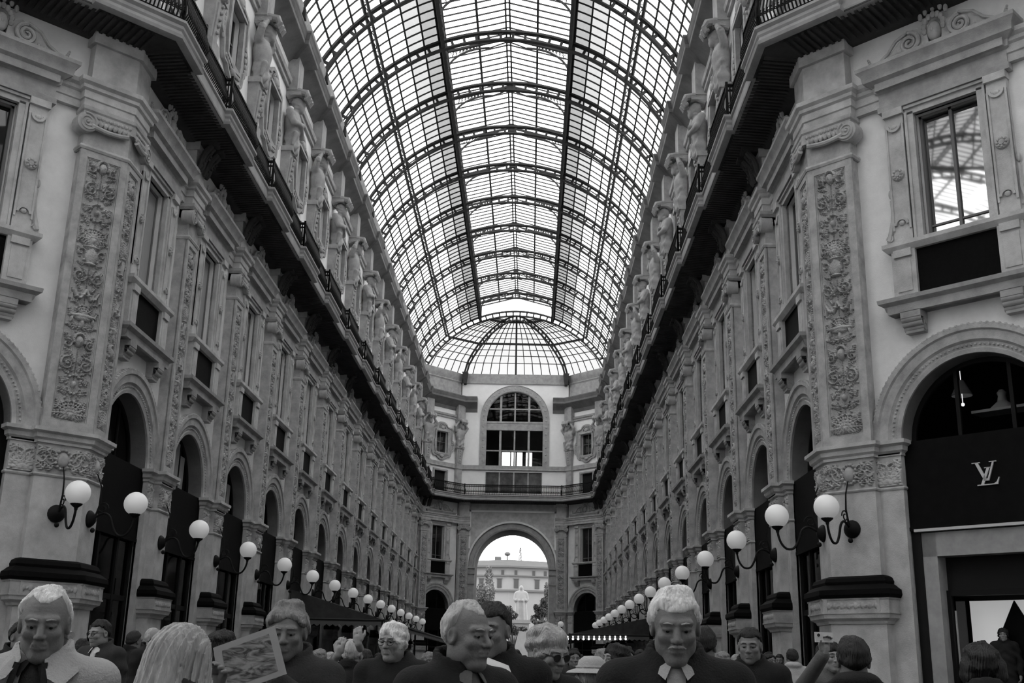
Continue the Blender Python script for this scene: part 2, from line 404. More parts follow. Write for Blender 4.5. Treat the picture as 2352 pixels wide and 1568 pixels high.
def candelabrum(nx, nz, w, h, seed, amp):
    rs = np.random.RandomState(seed); c = canvas(nx, nz, w, h); hw = w/2
    z = .02
    stroke(c, [(0, q) for q in np.linspace(.05, h-.1, 160)], .012, .012, amp*.55)
    kinds = ['scroll', 'vase', 'leafs', 'ring', 'scroll2', 'mask', 'tazza', 'garland']
    k = rs.randint(0, 3)
    while z < h-.35:
        q = kinds[k % len(kinds)]; k += 1; H = .46*rs.uniform(.85, 1.1)
        if q in ('scroll', 'scroll2'):
            sg = 1 if q == 'scroll' else -1
            stroke(c, spiral(hw*.52, z+H*.45, hw*.42, 1.6, math.pi if sg > 0 else math.pi*.5, sg), .022, .009, amp)
            for a in range(4): leaf(c, hw*.15, z+H*(.1+.2*a), H*.30, (.9 if a % 2 else .4), amp*.8, 3)
            blob(c, hw*.52, z+H*.45, .03, .03, amp*1.25)
        elif q == 'vase':
            vase(c, z+.05, hw*.45, H*.8, amp*1.15); stroke(c, spiral(hw*.62, z+H*.6, hw*.26, 1.3, math.pi, -1), .016, .007, amp)
            leaf(c, 0, z+H*.82, H*.45, .6, amp, 4); leaf(c, 0, z+H*.82, H*.5, .15, amp, 4)
        elif q == 'leafs':
            for a in (.2, .65, 1.1, 1.6): leaf(c, 0, z+.08+.03*a, H*.62, a, amp, 5)
            blob(c, 0, z+.1, .05, .07, amp*1.3)
        elif q == 'ring':
            for a in range(14): blob(c, hw*.42*math.cos(a*.45), z+H*.5+hw*.55*math.sin(a*.45), .026, .026, amp, mirror=False)
            blob(c, 0, z+H*.5, .05, .07, amp*1.2)
            leaf(c, hw*.35, z+H*.15, H*.4, 1.2, amp*.8, 4); leaf(c, hw*.35, z+H*.7, H*.35, 1.9, amp*.8, 4)
        elif q == 'mask':
            blob(c, 0, z+H*.5, .085, .115, amp*1.3); blob(c, .03, z+H*.56, .018, .012, 0); blob(c, 0, z+H*.48, .016, .05, amp*1.7)
            for a in np.linspace(-.4, 3.5, 14): blob(c, .11*math.cos(a), z+H*.55+.13*math.sin(a), .03, .03, amp*1.1)
            stroke(c, spiral(hw*.65, z+H*.35, hw*.26, 1.4, math.pi*.6, 1), .018, .008, amp)
        elif q == 'tazza':
            blob(c, 0, z+H*.55, hw*.78, .045, amp*1.2, 0, .3); blob(c, 0, z+H*.48, hw*.5, .07, amp*1.1, 0, .4); blob(c, 0, z+H*.25, .045, H*.22, amp)
            leaf(c, .02, z+.03, H*.4, 1.2, amp*.9, 4); blob(c, hw*.62, z+H*.38, .028, .06, amp)
            for a in (.1, .5, .9): leaf(c, 0, z+H*.6, H*.42, a, amp, 4)
        else:
            stroke(c, [(hw*.75*t, z+H*.75-H*.45*math.sin(math.pi*t*.95)) for t in np.linspace(0, 1, 30)], .03, .022, amp*1.1)
            for t in (.2, .45, .7): blob(c, hw*.75*t, z+H*.75-H*.45*math.sin(math.pi*t*.95), .042, .034, amp*1.4)
            leaf(c, hw*.3, z+H*.7, H*.35, .6, amp, 4); blob(c, hw*.78, z+H*.3, .02, H*.25, amp*.8)
        for _ in range(7): blob(c, rs.uniform(.25, .92)*hw, z+rs.uniform(0, H), rs.uniform(.012, .024), rs.uniform(.014, .03), amp*.75, rs.uniform(-1, 1))
        for sgn_ in (0, 1): leaf(c, hw*(.35+.3*sgn_), z+H*(.05+.45*sgn_), H*.32, 1.3-.9*sgn_, amp*.7, 4)
        z += H
    c['H'] += np.abs(rs.normal(0, amp*.05, c['H'].shape))
    c['H'][:, 0] = c['H'][:, -1] = 0; c['H'][0] = c['H'][-1] = 0
    return c['H']
def frieze_field(nx, nz, w, h, amp, central=True):
    c = canvas(nx, nz, w, h); rs = np.random.RandomState(3)
    if central:
        blob(c, 0, h*.5, h*.2, h*.27, amp*1.5); blob(c, 0, h*.52, h*.1, h*.15, amp*.7)
        for a in np.linspace(0, 2*math.pi, 15): blob(c, h*.27*math.cos(a), h*.5+h*.33*math.sin(a), .035, .035, amp*1.1, mirror=False)
    m = 1 if central else 0
    for j in range(2 if central else 1):
        cx = (w*.25+j*w*.15) if central else w*.24
        stroke(c, spiral(cx, h*.5, h*.3, 1.5, 1.2+2*j, 1-2*j), .024, .01, amp); leaf(c, cx-h*.1, h*.12, h*.4, .9, amp, 4); leaf(c, cx, h*.85, h*.4, 2.2, amp, 4)
    if not central:
        for a in (0, .5, 1.0, 1.5): leaf(c, 0, h*.1, h*.7, a, amp, 5)
    for _ in range(26): blob(c, rs.uniform(.1, .48)*w, rs.uniform(.08, .92)*h, .02, .02, amp*.8)
    c['H'][:, 0] = c['H'][:, -1] = 0; c['H'][0] = c['H'][-1] = 0
    return c['H']
RELIEF_W = candelabrum(84, 640, .66, 5.35, 4, .085)
RELIEF_N = candelabrum(44, 440, .44, 5.35, 9, .065)
FRZ = frieze_field(90, 56, .80, .56, .06); FRZC = frieze_field(110, 56, 1.0, .56, .07)
FRZJ = frieze_field(50, 56, .46, .56, .06, False)
def smallband(nx, w, h, amp):
    c = canvas(nx, 22, w, h); n = max(3, int(w/.13))
    for i in range(n):
        x = -w/2+w*(i+.5)/n; blob(c, x, h*.5, .035, h*.3, amp, mirror=False); blob(c, x+.5*w/n, h*.45, .018, h*.2, amp*.7, .5, mirror=False)
    c['H'][:, 0] = c['H'][:, -1] = 0; c['H'][0] = c['H'][-1] = 0
    return c['H']

# ---------------------------------------------------------------- pilasters
IMP = [(-.05, 5.43), (.03, 5.43), (.03, 5.48), (.08, 5.52), (.09, 5.60), (.16, 5.64), (.16, 5.71), (-.05, 5.71)]
GRAN = [(-.05, 2.82), (.26, 2.82), (.29, 2.88), (.28, 2.97), (.22, 3.01), (.19, 3.04), (.14, 3.07), (.15, 3.12), (.12, 3.19), (.05, 3.23), (-.05, 3.23)]
BAND = [(-.05, 2.54), (.24, 2.54), (.24, 2.57), (.225, 2.57), (.225, 2.79), (.24, 2.79), (.24, 2.82), (-.05, 2.82)]
PEDM = [(-.05, 2.36), (.1, 2.36), (.12, 2.41), (.2, 2.46), (.22, 2.54), (-.05, 2.54)]
AST = [(-.05, 4.79), (.02, 4.79), (.035, 4.82), (.02, 4.85), (-.05, 4.85)]
NECK = [(-.05, 11.64), (.03, 11.64), (.05, 11.69), (.03, 11.74), (-.05, 11.74)]
CAPT = [(-.05, 12.44), (.05, 12.44), (.10, 12.50), (.10, 12.58), (-.05, 12.58)]
def plan_prism(path, z0, z1):
    b = MB(); n = len(path)
    b.add([(x, y, z0) for x, y in path]+[(x, y, z1) for x, y in path], [tuple(range(n-1, -1, -1)), tuple(range(n, 2*n))]+[(i, i+1, i+1+n, i+n) for i in range(n-1)])
    return b
def volute(b, x, y, z, r, depth, dirn):
    """spiral scroll disc whose axis is y"""
    b.lathe([(0.001, y+depth), (r*.82, y+depth), (r*.98, y+depth*.8), (r, y+depth*.6), (r, y-.25), (.001, y-.25)], (x, 0, z), 26, 'y')
    pts = [(x+r*.9*(1-t*.86)*math.cos(1.2+dirn*t*4.6*math.pi), y+depth+.004, z+r*.9*(1-t*.86)*math.sin(1.2+dirn*t*4.6*math.pi)) for t in np.linspace(0, 1, 60)]
    b.tube(pts, [r*.12*(1-.5*i/59) for i in range(60)], 6); b.sph((x, y+depth, z), r*.17, 10)
def rail_face(b, w, z0, z1, y, fw, ft):
    """raised frame around a sunk panel"""
    b.box(-w, -w+fw, y-.04, y+ft, z0, z1); b.box(w-fw, w, y-.04, y+ft, z0, z1)
    b.box(-w+fw, w-fw, y-.04, y+ft, z0, z0+fw*1.3); b.box(-w+fw, w-fw, y-.04, y+ft, z1-fw, z1)
    for s in (-1, 1): b.tube([(s*(w-fw-.012), y+.012, z0+fw*1.3), (s*(w-fw-.012), y+.012, z1-fw)], .016, 6)
    for z in (z0+fw*1.3+.012, z1-fw-.012): b.tube([(-w+fw, y+.012, z), (w-fw, y+.012, z)], .016, 6)
def make_pilaster():
    hw, d = .40, .30
    t = thing('pilaster', 'x', 'pilaster', (0, 0, 0)); U = [(-hw, 0), (-hw, d), (hw, d), (hw, 0)]
    p = plan_prism([(-hw-.07, 0), (-hw-.07, d+.07), (hw+.07, d+.07), (hw+.07, 0)], 0, 2.37); p.sweep(U, PEDM); obj('pedestal', p, STONE, t)
    k = MB(); k.sweep(U, BAND); k.relief(smallband(60, 2*hw+.3, .2, .035), -hw-.15, hw+.15, 2.58, 2.78, d+.226); obj('carved_band', k, CARVED, t)
    k = MB(); k.sweep(U, GRAN); k.box(-hw, hw, 0, d+.05, 2.82, 3.22); obj('base', k, GRANITE, t)['label'] = 'black granite base moulding'
    obj('shaft', plan_prism(U, 3.2, 4.82), STONE, t)
    k = plan_prism([(-hw, 0), (-hw, d-.02), (hw, d-.02), (hw, 0)], 4.8, 5.45); k.sweep(U, AST); k.relief(FRZ, -hw, hw, 4.86, 5.42, d-.018); obj('carved_frieze', k, CARVED, t)
    k = MB(); k.sweep(U, IMP); k.box(-hw, hw, 0, d+.03, 5.45, 5.70); obj('impost', k, STONE, t)
    k = plan_prism([(-hw, 0), (-hw, d-.03), (hw, d-.03), (hw, 0)], 5.7, 11.66); rail_face(k, hw, 5.71, 11.64, d-.03, .13, .045); k.relief(RELIEF_N, -.235, .235, 5.9, 11.5, d-.028)
    obj('relief_panel', k, CARVED, t)
    k = plan_prism([(-hw, 0), (-hw, d-.02), (hw, d-.02), (hw, 0)], 11.64, 12.5); k.sweep(U, NECK); k.sweep(U, CAPT)
    k.box(-hw, hw, 0, d+.08, 12.22, 12.46)
    for i in range(7): k.sph((-.3+i*.1, d+.09, 12.22), .05, 8, (1, 1, 1.2))
    for i in range(9): k.sph((-.32+i*.08, d+.06, 12.37), .045, 8)
    for s in (-1, 1): volute(k, s*(hw-.02), d+.06, 12.23, .19, .05, s)
    obj('capital', k, CARVED, t)
    k = MB(); k.box(-hw, hw, -.02, d-.02, 13.15, 14.36); k.box(-hw-.06, hw+.06, -.02, d+.06, 14.1, 14.36); obj('frieze_block', k, STONE, t)
    return reg(t)
PIL = make_pilaster()
pil_spots = []
for sgn, side in ((-1, 'left'), (1, 'right')):
    for k in range(1, NB):
        pil_spots.append(((sgn*WX, YN+k*B, 0), R_(90)*sgn, f'slender carved pilaster, {ORD[k-1] if k>1 else "first"} past the broad one on the {side} arcade'))
    u = 6.0; pil_spots.append(((sgn*(PX+u*sq+.3*sq), YN-u*sq+.3*sq, 0), R_(135)*sgn, f'carved pilaster beyond the shop arch on the {side} corner wall'))
    pil_spots.append(((sgn*4.0, 91.3, 0), R_(180), f'carved pilaster standing against the {side} side of the far exit arch'))
    a, b2 = Vector((sgn*4.4, 91)), Vector((sgn*PX, 88)); tt = (b2-a).normalized(); nn = Vector((tt.y, -tt.x))
    if nn.y > 0: nn = -nn
    q = b2-tt*.42-nn*.3
    pil_spots.append(((q.x, q.y, 0), fr(None, nn), f'carved pilaster in the {side} far corner where the arcade wall ends'))
for i, (l, r, lab) in enumerate(pil_spots):
    if i == 0: PIL.location = l; PIL.rotation_euler.z = r; PIL['label'] = lab; PIL['group'] = 'carved pilasters'
    else: dup(PIL, l, r, lab, 'carved pilasters')

def corner_pilaster(sgn, side):
    """broad pilaster folded round the corner: one face to the octagon, a narrower one to the arcade"""
    t = thing('corner_pilaster', f'broad carved pilaster folded round the {side} corner, with two globe lamps', 'pilaster', (sgn*PX, YN, 0), 0, 'broad corner pilasters')
    w1, w2 = 1.02, .78
    o = Vector((sgn*sq, -sq)); no = Vector((-sgn*sq, -sq)); g = Vector((0, 1)); ng = Vector((-sgn, 0))
    A = o*w1; path = [A-no*.3, A, Vector((0, 0)), g*w2, g*w2-ng*.3]
    if sgn > 0: pp = [(p.x, p.y) for p in path]
    else: pp = [(p.x, p.y) for p in reversed(path)]
    def ins(d): # plan shrunk or grown by d
        b = MB(); b.sweep(pp, [(d, 0)], False); return [(v[0], v[1]) for v in b.v]
    k = plan_prism(ins(.07), 0, 2.37); k.sweep(pp, PEDM); obj('pedestal', k, STONE, t)
    Mo = Matrix.Translation((A.x/2, A.y/2, 0)) @ Matrix.Rotation(R_(135)*sgn, 4, 'Z'); Mg = Matrix.Translation((0, w2/2, 0)) @ Matrix.Rotation(R_(90)*sgn, 4, 'Z')
    k = MB(); k.sweep(pp, BAND)
    for Mx, w in ((Mo, w1), (Mg, w2)):
        q = MB(); q.relief(smallband(int(60*w), w+.1, .2, .035), -w/2-.05, w/2+.05, 2.58, 2.78, .226)
        for s in (-1, 1): q.box(s*(w/2+.02)-.03, s*(w/2+.02)+.03, .2, .245, 2.56, 2.8)
        k.app(q, Mx)
    obj('carved_band', k, CARVED, t)
    k = MB(); k.sweep(pp, GRAN); k.app(plan_prism(ins(.04), 2.82, 3.21), Matrix.Identity(4)); obj('base', k, GRANITE, t)['label'] = 'black granite base moulding'
    obj('shaft', plan_prism(pp, 3.2, 4.82), STONE, t)
    k = plan_prism(ins(-.02), 4.8, 5.45); k.sweep(pp, AST)
    for Mx, w, f in ((Mo, w1, FRZC), (Mg, w2, FRZ)):
        q = MB(); q.relief(f, -w/2, w/2, 4.86, 5.42, -.018); k.app(q, Mx)
    obj('carved_frieze', k, CARVED, t)
    k = MB(); k.sweep(pp, IMP); k.app(plan_prism(ins(.02), 5.45, 5.7), Matrix.Identity(4)); obj('impost', k, STONE, t)
    for Mx, w, f, rw in ((Mo, w1, RELIEF_W, .35), (Mg, w2, RELIEF_N, .22)):
        k = MB()
        if w == w1: k.app(plan_prism(ins(-.03), 5.7, 11.66), Matrix.Identity(4))
        q = MB(); rail_face(q, w/2, 5.71, 11.64, -.03, .15 if w == w1 else .13, .045); q.relief(f, -rw, rw, 5.9, 11.5, -.028); k.app(q, Mx)
        obj('relief_panel', k, CARVED, t)
    k = plan_prism(ins(-.02), 11.64, 12.5); k.sweep(pp, NECK); k.sweep(pp, CAPT); k.app(plan_prism(ins(.08), 12.24, 12.46), Matrix.Identity(4))
    for Mx, w, vs in ((Mo, w1, -sgn), (Mg, w2, sgn)):
        q = MB()
        for i in range(9): q.sph((-w/2+.1+i*(w-.2)/8, .09, 12.24), .05, 8, (1, 1, 1.25))
        for i in range(11): q.sph((-w/2+.08+i*(w-.16)/10, .07, 12.38), .045, 8)
        q.tube([(-w/2+.1+i*(w-.2)/12, .10, 12.16-.05*math.sin(math.pi*i/12)) for i in range(13)], .055, 8)
        volute(q, vs*(-1)*(w/2-.02)*(-1), .06, 12.21, .22, .06, vs)
        k.app(q, Mx)
    obj('capital', k, CARVED, t)
    k = plan_prism(ins(-.02), 13.15, 14.36); k.app(plan_prism(ins(.06), 14.1, 14.36), Matrix.Identity(4)); obj('frieze_block', k, STONE, t)
corner_pilaster(-1, 'left'); corner_pilaster(1, 'right')
# ---------------------------------------------------------------- shop arches
def make_arch():
    t = thing('shop_arch', 'x', 'archway')
    k = MB(); k.arch(0, ARZ, [(ARH-.0, .0), (ARH, .05), (ARH+.08, .07), (ARH+.10, .04), (ARH+.2, .06), (ARH+.24, .11), (ARH+.40, .12), (ARH+.43, .16), (AR1, .16), (AR1, .0)], n=40)
    for i in range(54):
        a = math.pi*(i+.5)/54; k.sph(((AR1-.01)*math.cos(a), .13, ARZ+(AR1-.01)*math.sin(a)), .04, 6)
    for i in range(60):
        a = math.pi*(i+.5)/60; k.sph(((ARH+.15)*math.cos(a), .07, ARZ+(ARH+.15)*math.sin(a)), .022, 6)
    obj('archivolt', k, CARVED, t)
    for s in (-1, 1):
        x0, x1 = sorted((s*ARH, s*(AR1+.03))); c = (x0+x1)/2
        k = MB(); k.box(x0, x1, -.05, .12, 0, 5.45)
        U = [(x0, 0), (x0, .12), (x1, .12), (x1, 0)]
        k.sweep(U, IMP); k.box(x0, x1, -.05, .15, 5.45, 5.71); k.sweep(U, AST); k.relief(FRZJ, x0, x1, 4.86, 5.42, .122)
        obj('jamb_pier', k, STONE, t)
    g = MB(); n = 24
    arc = [(ARH*math.cos(math.pi*i/n), ARZ+ARH*math.sin(math.pi*i/n)) for i in range(n+1)]
    g.add([(x, -.42, z) for x, z in arc]+[(x, -.40, z) for x, z in arc], [tuple(range(n+1)), tuple(range(2*n+1, n, -1))])
    obj('fanlight', g, DARKPANE, t, smooth=None)
    k = MB(); k.arch(0, ARZ, [(ARH-.09, -.46), (ARH-.09, -.36), (ARH, -.36), (ARH, -.46)], n=28)
    for x in (-.5, .5): k.box(x-.035, x+.035, -.45, -.37, ARZ, ARZ+math.sqrt((ARH-.05)**2-x*x))
    k.box(-ARH, ARH, -.47, -.36, ARZ-.08, ARZ+.04); obj('glazing_frame', k, IRON, t)
    k = MB(); k.box(-ARH, ARH, -.20, -.02, 4.06, ARZ-.02); k.box(-ARH, ARH, -.10, .01, 4.02, 4.09); obj('fascia', k, SIGN, t)
    k = MB(); k.box(-ARH, ARH, -.14, -.12, 0, 4.06); obj('shop_window', k, DARKPANE, t)
    k = MB()
    for x in (-ARH+.05, -.55, .55, ARH-.05): k.box(x-.05, x+.05, -.15, -.07, 0, 4.05)
    for z in (.25, 2.75): k.box(-ARH, ARH, -.15, -.08, z-.06, z+.06)
    obj('shopfront_frame', k, IRON, t)
    return reg(t)
ARC = make_arch()
BL = mesh('blind', MB().box(-.95, -.58, -.40, -.385, ARZ+.05, ARZ+1.0).box(-.52, -.05, -.40, -.385, ARZ+.05, ARZ+1.3).box(.02, .47, -.40, -.385, ARZ+.05, ARZ+1.3), BLIND, None)
first = True
for loc, rz, ph, (t, side, i) in BAYS:
    lab = f'dark shop arch in stone, {ph}'
    if first: a = ARC; a.location = loc; a.rotation_euler.z = rz; a['label'] = lab; a['group'] = 'shop arches'; first = False
    else: a = dup(ARC, loc, rz, lab, 'shop arches')
    if t == 'G' and side == 'left' and i in (1, 2, 3):
        o = obj('blind', BL, None, a); o['label'] = 'pale strip blinds behind the arch glass'; a['label'] = f'shop arch with pale blinds, {ph}'

# the luxury shop on the right corner: sign letters, portal and lit display
Lc, Lr = BAYS[[b[3] for b in BAYS].index(('O', 'right', 0))][:2]
MO = Matrix.Translation(Lc) @ Matrix.Rotation(Lr, 4, 'Z')
def glyph(b, polys, y0, y1):
    for p in polys: b.extr(p, y0, y1)
def lv_sign():
    # interlaced L and V; local x runs to the viewer's left, so mirror the drawing
    b = MB(); h = .40
    def st(x0, z0, x1, z1, w, s=0): # slanted stroke, horizontal width w
        return [(x0, z0), (x0+w, z0), (x1+w, z1), (x1, z1)]
    V = [st(-.185, .40, -.035, .06, .055), st(.015, .06, .135, .40, .03)]
    P = V+[[(-.235, .40), (-.235, .385), (-.09, .385), (-.09, .40)], [(.075, .40), (.075, .385), (.205, .385), (.205, .40)], [(-.05, .06), (.05, .06), (.03, .10), (-.03, .10)]]
    Lp = [st(-.10, .0, .03, .30, .05), [(-.02, .285), (-.02, .30), (.12, .30), (.12, .285)], [(-.165, .0), (-.165, -.018), (.20, -.018), (.20, .0)], [(.13, .0), (.20, .0), (.235, .105), (.225, .11), (.18, .03)]]
    glyph(b, [[(-x, z) for x, z in p] for p in P+Lp], 0, .03)
    return b
sg = obj('shop_monogram', lv_sign(), LETTER); sg.matrix_world = MO @ Matrix.Translation((-.05, -.02, 4.75)); tag(sg, 'pale interlaced LV letters on the black fascia of the corner shop', 'sign')
for c in [c for c in bpy.data.objects if c.parent and c.parent.name.startswith('shop_arch') and (Vector(c.parent.location)-Vector(Lc)).length < .01]:
    if c.name.startswith('shop_window'): c.data = mesh('shop_window', MB().box(.90, .93, -1.2, -.42, 0, 2.86), DARKPANE, None)
    if c.name.startswith('fanlight'): c.data = c.data.copy(); c.data.materials[0] = DIMPANE
    if c.name.startswith('shopfront_frame'): c.data = mesh('shopfront_frame', MB().box(-ARH, -1.27, -.20, -.04, 0, 4.05).box(1.27, ARH, -.20, -.04, 0, 4.05).box(-ARH, ARH, -.2, -.08, 3.96, 4.05), IRON, None)
sp = thing('shop_portal', 'grey stone doorway under the black fascia of the right corner shop', 'doorway', Lc, Lr)
k = MB()
for s in (-1, 1): k.box(min(s*1.0, s*1.28), max(s*1.0, s*1.28), -.45, -.06, 0, 3.98)
k.box(-1.28, 1.28, -.45, -.06, 3.55, 3.98); obj('surround', k, PORTAL, sp)
k = MB().box(-1.36, 1.36, -.2, .03, 4.0, 4.05); obj('canopy_strip', k, LETTER, sp)
k = MB().box(-1.0, 1.0, -.45, -.38, 2.9, 3.56); obj('lintel_panel', k, DARK, sp)
k = MB(); k.box(-1.0, 1.0, -.42, -.30, 2.86, 2.96)
for s in (-1, 1): k.box(min(s*.93, s*1.0), max(s*.93, s*1.0), -.42, -.30, 0, 2.9)
obj('door_frame', k, IRON, sp)
k = MB().lathe([(.018, 1.6), (.018, 2.6)], (.86, -.3, 0), 8); obj('handle', k, PORTAL, sp)
# lit panel with a figure in it, behind the doorway
PANELM = mat('display_panel', .75, .6, .1, 2)
LITP = emit('lit_display_panel', .30, .6)
dp = thing('display_panel', 'bright slanted display panel inside the corner shop doorway', 'display', Lc, Lr)
k = MB(); k.box(-1.6, .85, -.92, -.88, .1, 2.80); obj('backboard', k, LITP, dp)
k = MB(); k.add([(-1.4, -.87, .1), (.03, -.87, 2.79), (1.4, -.87, .1), (-1.4, -.83, .1), (.03, -.83, 2.79), (1.4, -.83, .1)], [(0, 1, 2), (5, 4, 3), (0, 3, 4, 1), (1, 4, 5, 2), (2, 5, 3, 0)])
obj('triangular_inset', k, GRANITE, dp); obj('plinth', MB().box(-.05, .45, -.82, -.45, 0, .70), DARK, dp)
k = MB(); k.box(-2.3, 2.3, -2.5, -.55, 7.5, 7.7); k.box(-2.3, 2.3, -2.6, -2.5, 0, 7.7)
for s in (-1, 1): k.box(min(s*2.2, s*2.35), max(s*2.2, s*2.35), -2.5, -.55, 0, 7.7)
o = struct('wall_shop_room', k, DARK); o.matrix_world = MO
k = thing('pendant_lamp', 'pale shaded lamp seen through the fanlight above the black fascia', 'lamp', tuple(MO @ Vector((.67, -1.0, 6.78))))
obj('shade', MB().lathe([(.05, .18), (.2, -.12), (.19, -.13), (.04, .17)], (0, 0, 0), 16), LETTER, k); obj('bulb', MB().sph((0, 0, -.30), .035, 10).lathe([(.008, -.26), (.008, .7)], (0, 0, 0), 6), BULB, k)
k = MB(); k.lathe([(.001, .0), (.26, .0), (.2, .06), (.09, .16), (.07, .26), (.09, .32), (.04, .38), (.001, .39)], (0, 0, 0), 14); k.box(-.5, .5, -.2, .25, -.05, 0)
o = obj('white_vase', k, LETTER); o.matrix_world = MO @ Matrix.Translation((-.08, -1.0, 6.27)); tag(o, 'white vase on a ledge behind the fanlight of the corner shop', 'ornament')


# ---------------------------------------------------------------- tall first-floor windows
def scroll_crest(b, w, h, y, depth):
    """two scrolls running out from a central shell"""
    for s in (-1, 1):
        b.extr([(s*.12, 0), (s*w, 0), (s*w, .07), (s*(w-.1), .10), (s*w*.72, .16), (s*w*.55, .34*h/.9), (s*w*.42, .50*h/.9), (s*w*.28, .55*h/.9), (s*.16, .45*h/.9)], y, y+depth*.55)
        c = (s*w*.36, .27*h/.9); r = .21*h/.9
        pts = [(c[0]+r*(1-t*.85)*math.cos(math.pi*.5+s*t*4.2*math.pi), y+depth*.75, c[1]+r*(1-t*.85)*math.sin(math.pi*.5+s*t*4.2*math.pi)) for t in np.linspace(0, 1, 46)]
        b.tube(pts, [.05*(1-.45*i/45) for i in range(46)], 7)
        b.tube([(s*(w*.36), y+depth*.7, .52*h/.9), (s*w*.55, y+depth*.7, .42*h/.9), (s*w*.68, y+depth*.7, .22*h/.9), (s*w*.82, y+depth*.7, .12), (s*w*.97, y+depth*.7, .09)], .035, 7)
        for q in range(5): b.sph((s*w*(.55+.09*q), y+depth*.6, .07+.05*(4-q)*.4), .045, 7)
        for q in range(4): b.sph((s*w*(.95+.012*q), y+depth*.6, .12+.05*q), .045-.006*q, 7)
    b.sph((0, y+depth*.5, .34*h/.9), .17, 12, (.85, .8, 1.25))
    b.sph((0, y+depth*1.2, .33*h/.9), .035, 8, (1, 1.2, 1.6))
    for a in np.linspace(-.3, math.pi+.3, 9): b.sph((.2*math.cos(a), y+depth*.55, .46*h/.9+.24*math.sin(a)), .062, 8, (1, .8, 1.25))
    for a in np.linspace(.5, math.pi-.5, 5): b.sph((.3*math.cos(a), y+depth*.5, .62*h/.9+.24*math.sin(a)), .06, 8, (.8, .7, 1.5))
def make_window():
    t = thing('tall_window', 'x', 'window'); t['kind'] = 'thing'
    k = MB()
    for w0, w1, d in ((WHW, WHW+.12, .10), (WHW+.12, WHW+.17, .14)):
        for s in (-1, 1): k.box(min(s*w0, s*w1), max(s*w0, s*w1), -.05, d, WZ0, WZ1+.05)
    for z0, z1, d in ((WZ1, WZ1+.12, .10), (WZ1+.12, WZ1+.18, .15)): k.box(-WHW-.17, WHW+.17, -.05, d, z0, z1)
    obj('surround', k, STONE, t)
    for s in (-1, 1):
        k = MB(); c = s*1.03; k.box(c-.19, c+.19, -.05, .13, WZ0, 12.45)
        for q in (-1, 1): k.box(c+q*.17-.02, c+q*.17+.02, .1, .16, WZ0+.3, 12.1)
        k.lathe([(.001, .19), (.05, .19), (.07, .16), (.12, .17), (.14, .13)], (c, 0, 11.02), 16, 'y')
        for a in range(8): k.sph((c+.085*math.cos(a*.785), .17, 11.02+.085*math.sin(a*.785)), .03, 6)
        for z, sg_ in ((12.1, -1), (9.95, 1)):
            k.arch(c, z, [(.10, .13), (.10, .18), (.15, .18), (.15, .13)], 0 if sg_ > 0 else math.pi, math.pi if sg_ > 0 else 2*math.pi, 10)
            k.sph((c, .14, z+sg_*.04), .07, 8, (1, .6, .8))
        k.box(c-.21, c+.21, 0, .2, 12.3, 12.45)
        pts = [(s*(1.24+.02), .05, 10.55), (s*1.25, .05, 10.35), (s*1.26, .05, 10.1), (s*1.31, .05, 9.85), (s*1.36, .05, 9.7)]
        k.tube(pts, [.03, .03, .045, .06, .06], 7)
        k.extr([(s*1.2, 9.6), (s*1.42, 9.6), (s*1.38, 9.85), (s*1.28, 10.15), (s*1.25, 10.6), (s*1.2, 10.6)], -.02, .06)
        sp_ = [(s*1.33+.08*(1-q*.8)*math.cos(q*9), .07, 9.74+.08*(1-q*.8)*math.sin(q*9)) for q in np.linspace(0, 1, 20)]; k.tube(sp_, .02, 6)
        k.sph((s*1.26, .06, 10.68), .06, 8, (.8, .7, 1.6))
        obj('side_pilaster', k, STONE, t)
    k = MB(); k.box(-WHW, WHW, -.22, -.20, WZ0, WZ1); obj('pane', k, PANE, t)
    k = MB()
    for x in (-WHW+.03, 0, WHW-.03): k.box(x-.03, x+.03, -.24, -.15, WZ0, WZ1)
    k.box(-WHW, WHW, -.24, -.15, WZ1-.06, WZ1); k.box(-WHW, WHW, -.24, -.17, WZ0+.32, WZ0+.36); obj('sash', k, SASH, t)
    k = MB(); k.box(-1.29, 1.29, -.05, .145, 12.46, 12.9)
    C_ = [(-1.30, 0), (-1.30, .16), (1.30, .16), (1.30, 0)]
    k.sweep(C_, [(-.05, 12.45), (.03, 12.45), (.03, 12.58), (0, 12.6), (0, 12.86), (.06, 12.9), (.08, 13.02), (.22, 13.12), (.24, 13.26), (.32, 13.36), (.32, 13.44), (-.05, 13.44)])
    k.box(-1.3, 1.3, 0, .3, 12.9, 13.44)
    for i in range(16): k.box(-1.27+i*.163, -1.19+i*.163, .16, .27, 12.93, 13.03)
    obj('hood', k, UTRIM, t)
    k = MB(); scroll_crest(k, 1.45, .95, .12, .16); o = obj('crest', k, CARVED, t, (0, 0, 13.44))
    k = MB(); Q = [(-1.32, 0), (-1.32, .2), (1.32, .2), (1.32, 0)]
    k.sweep(Q, [(-.1, 9.38), (.02, 9.38), (.08, 9.45), (.10, 9.48), (.10, 9.56), (-.1, 9.56)]); k.box(-1.3, 1.3, -.25, .2, 9.4, 9.55); obj('sill', k, STONE, t)
    for s in (-1, 1):
        k = MB(); c = s*1.03; k.box(c-.24, c+.24, 0, .22, 8.4, 9.4); k.box(c-.15, c+.15, .2, .24, 8.55, 9.2); k.box(c-.18, c+.18, .1, .27, 9.25, 9.4); obj('pedestal', k, STONE, t)
    k = MB(); k.box(-.79, .79, -.05, .14, 8.42, 9.4); obj('parapet_panel', k, GRANITE, t)['label'] = 'black stone parapet panel'
    k = MB(); Q = [(-1.5, 0), (-1.5, .34), (1.5, .34), (1.5, 0)]
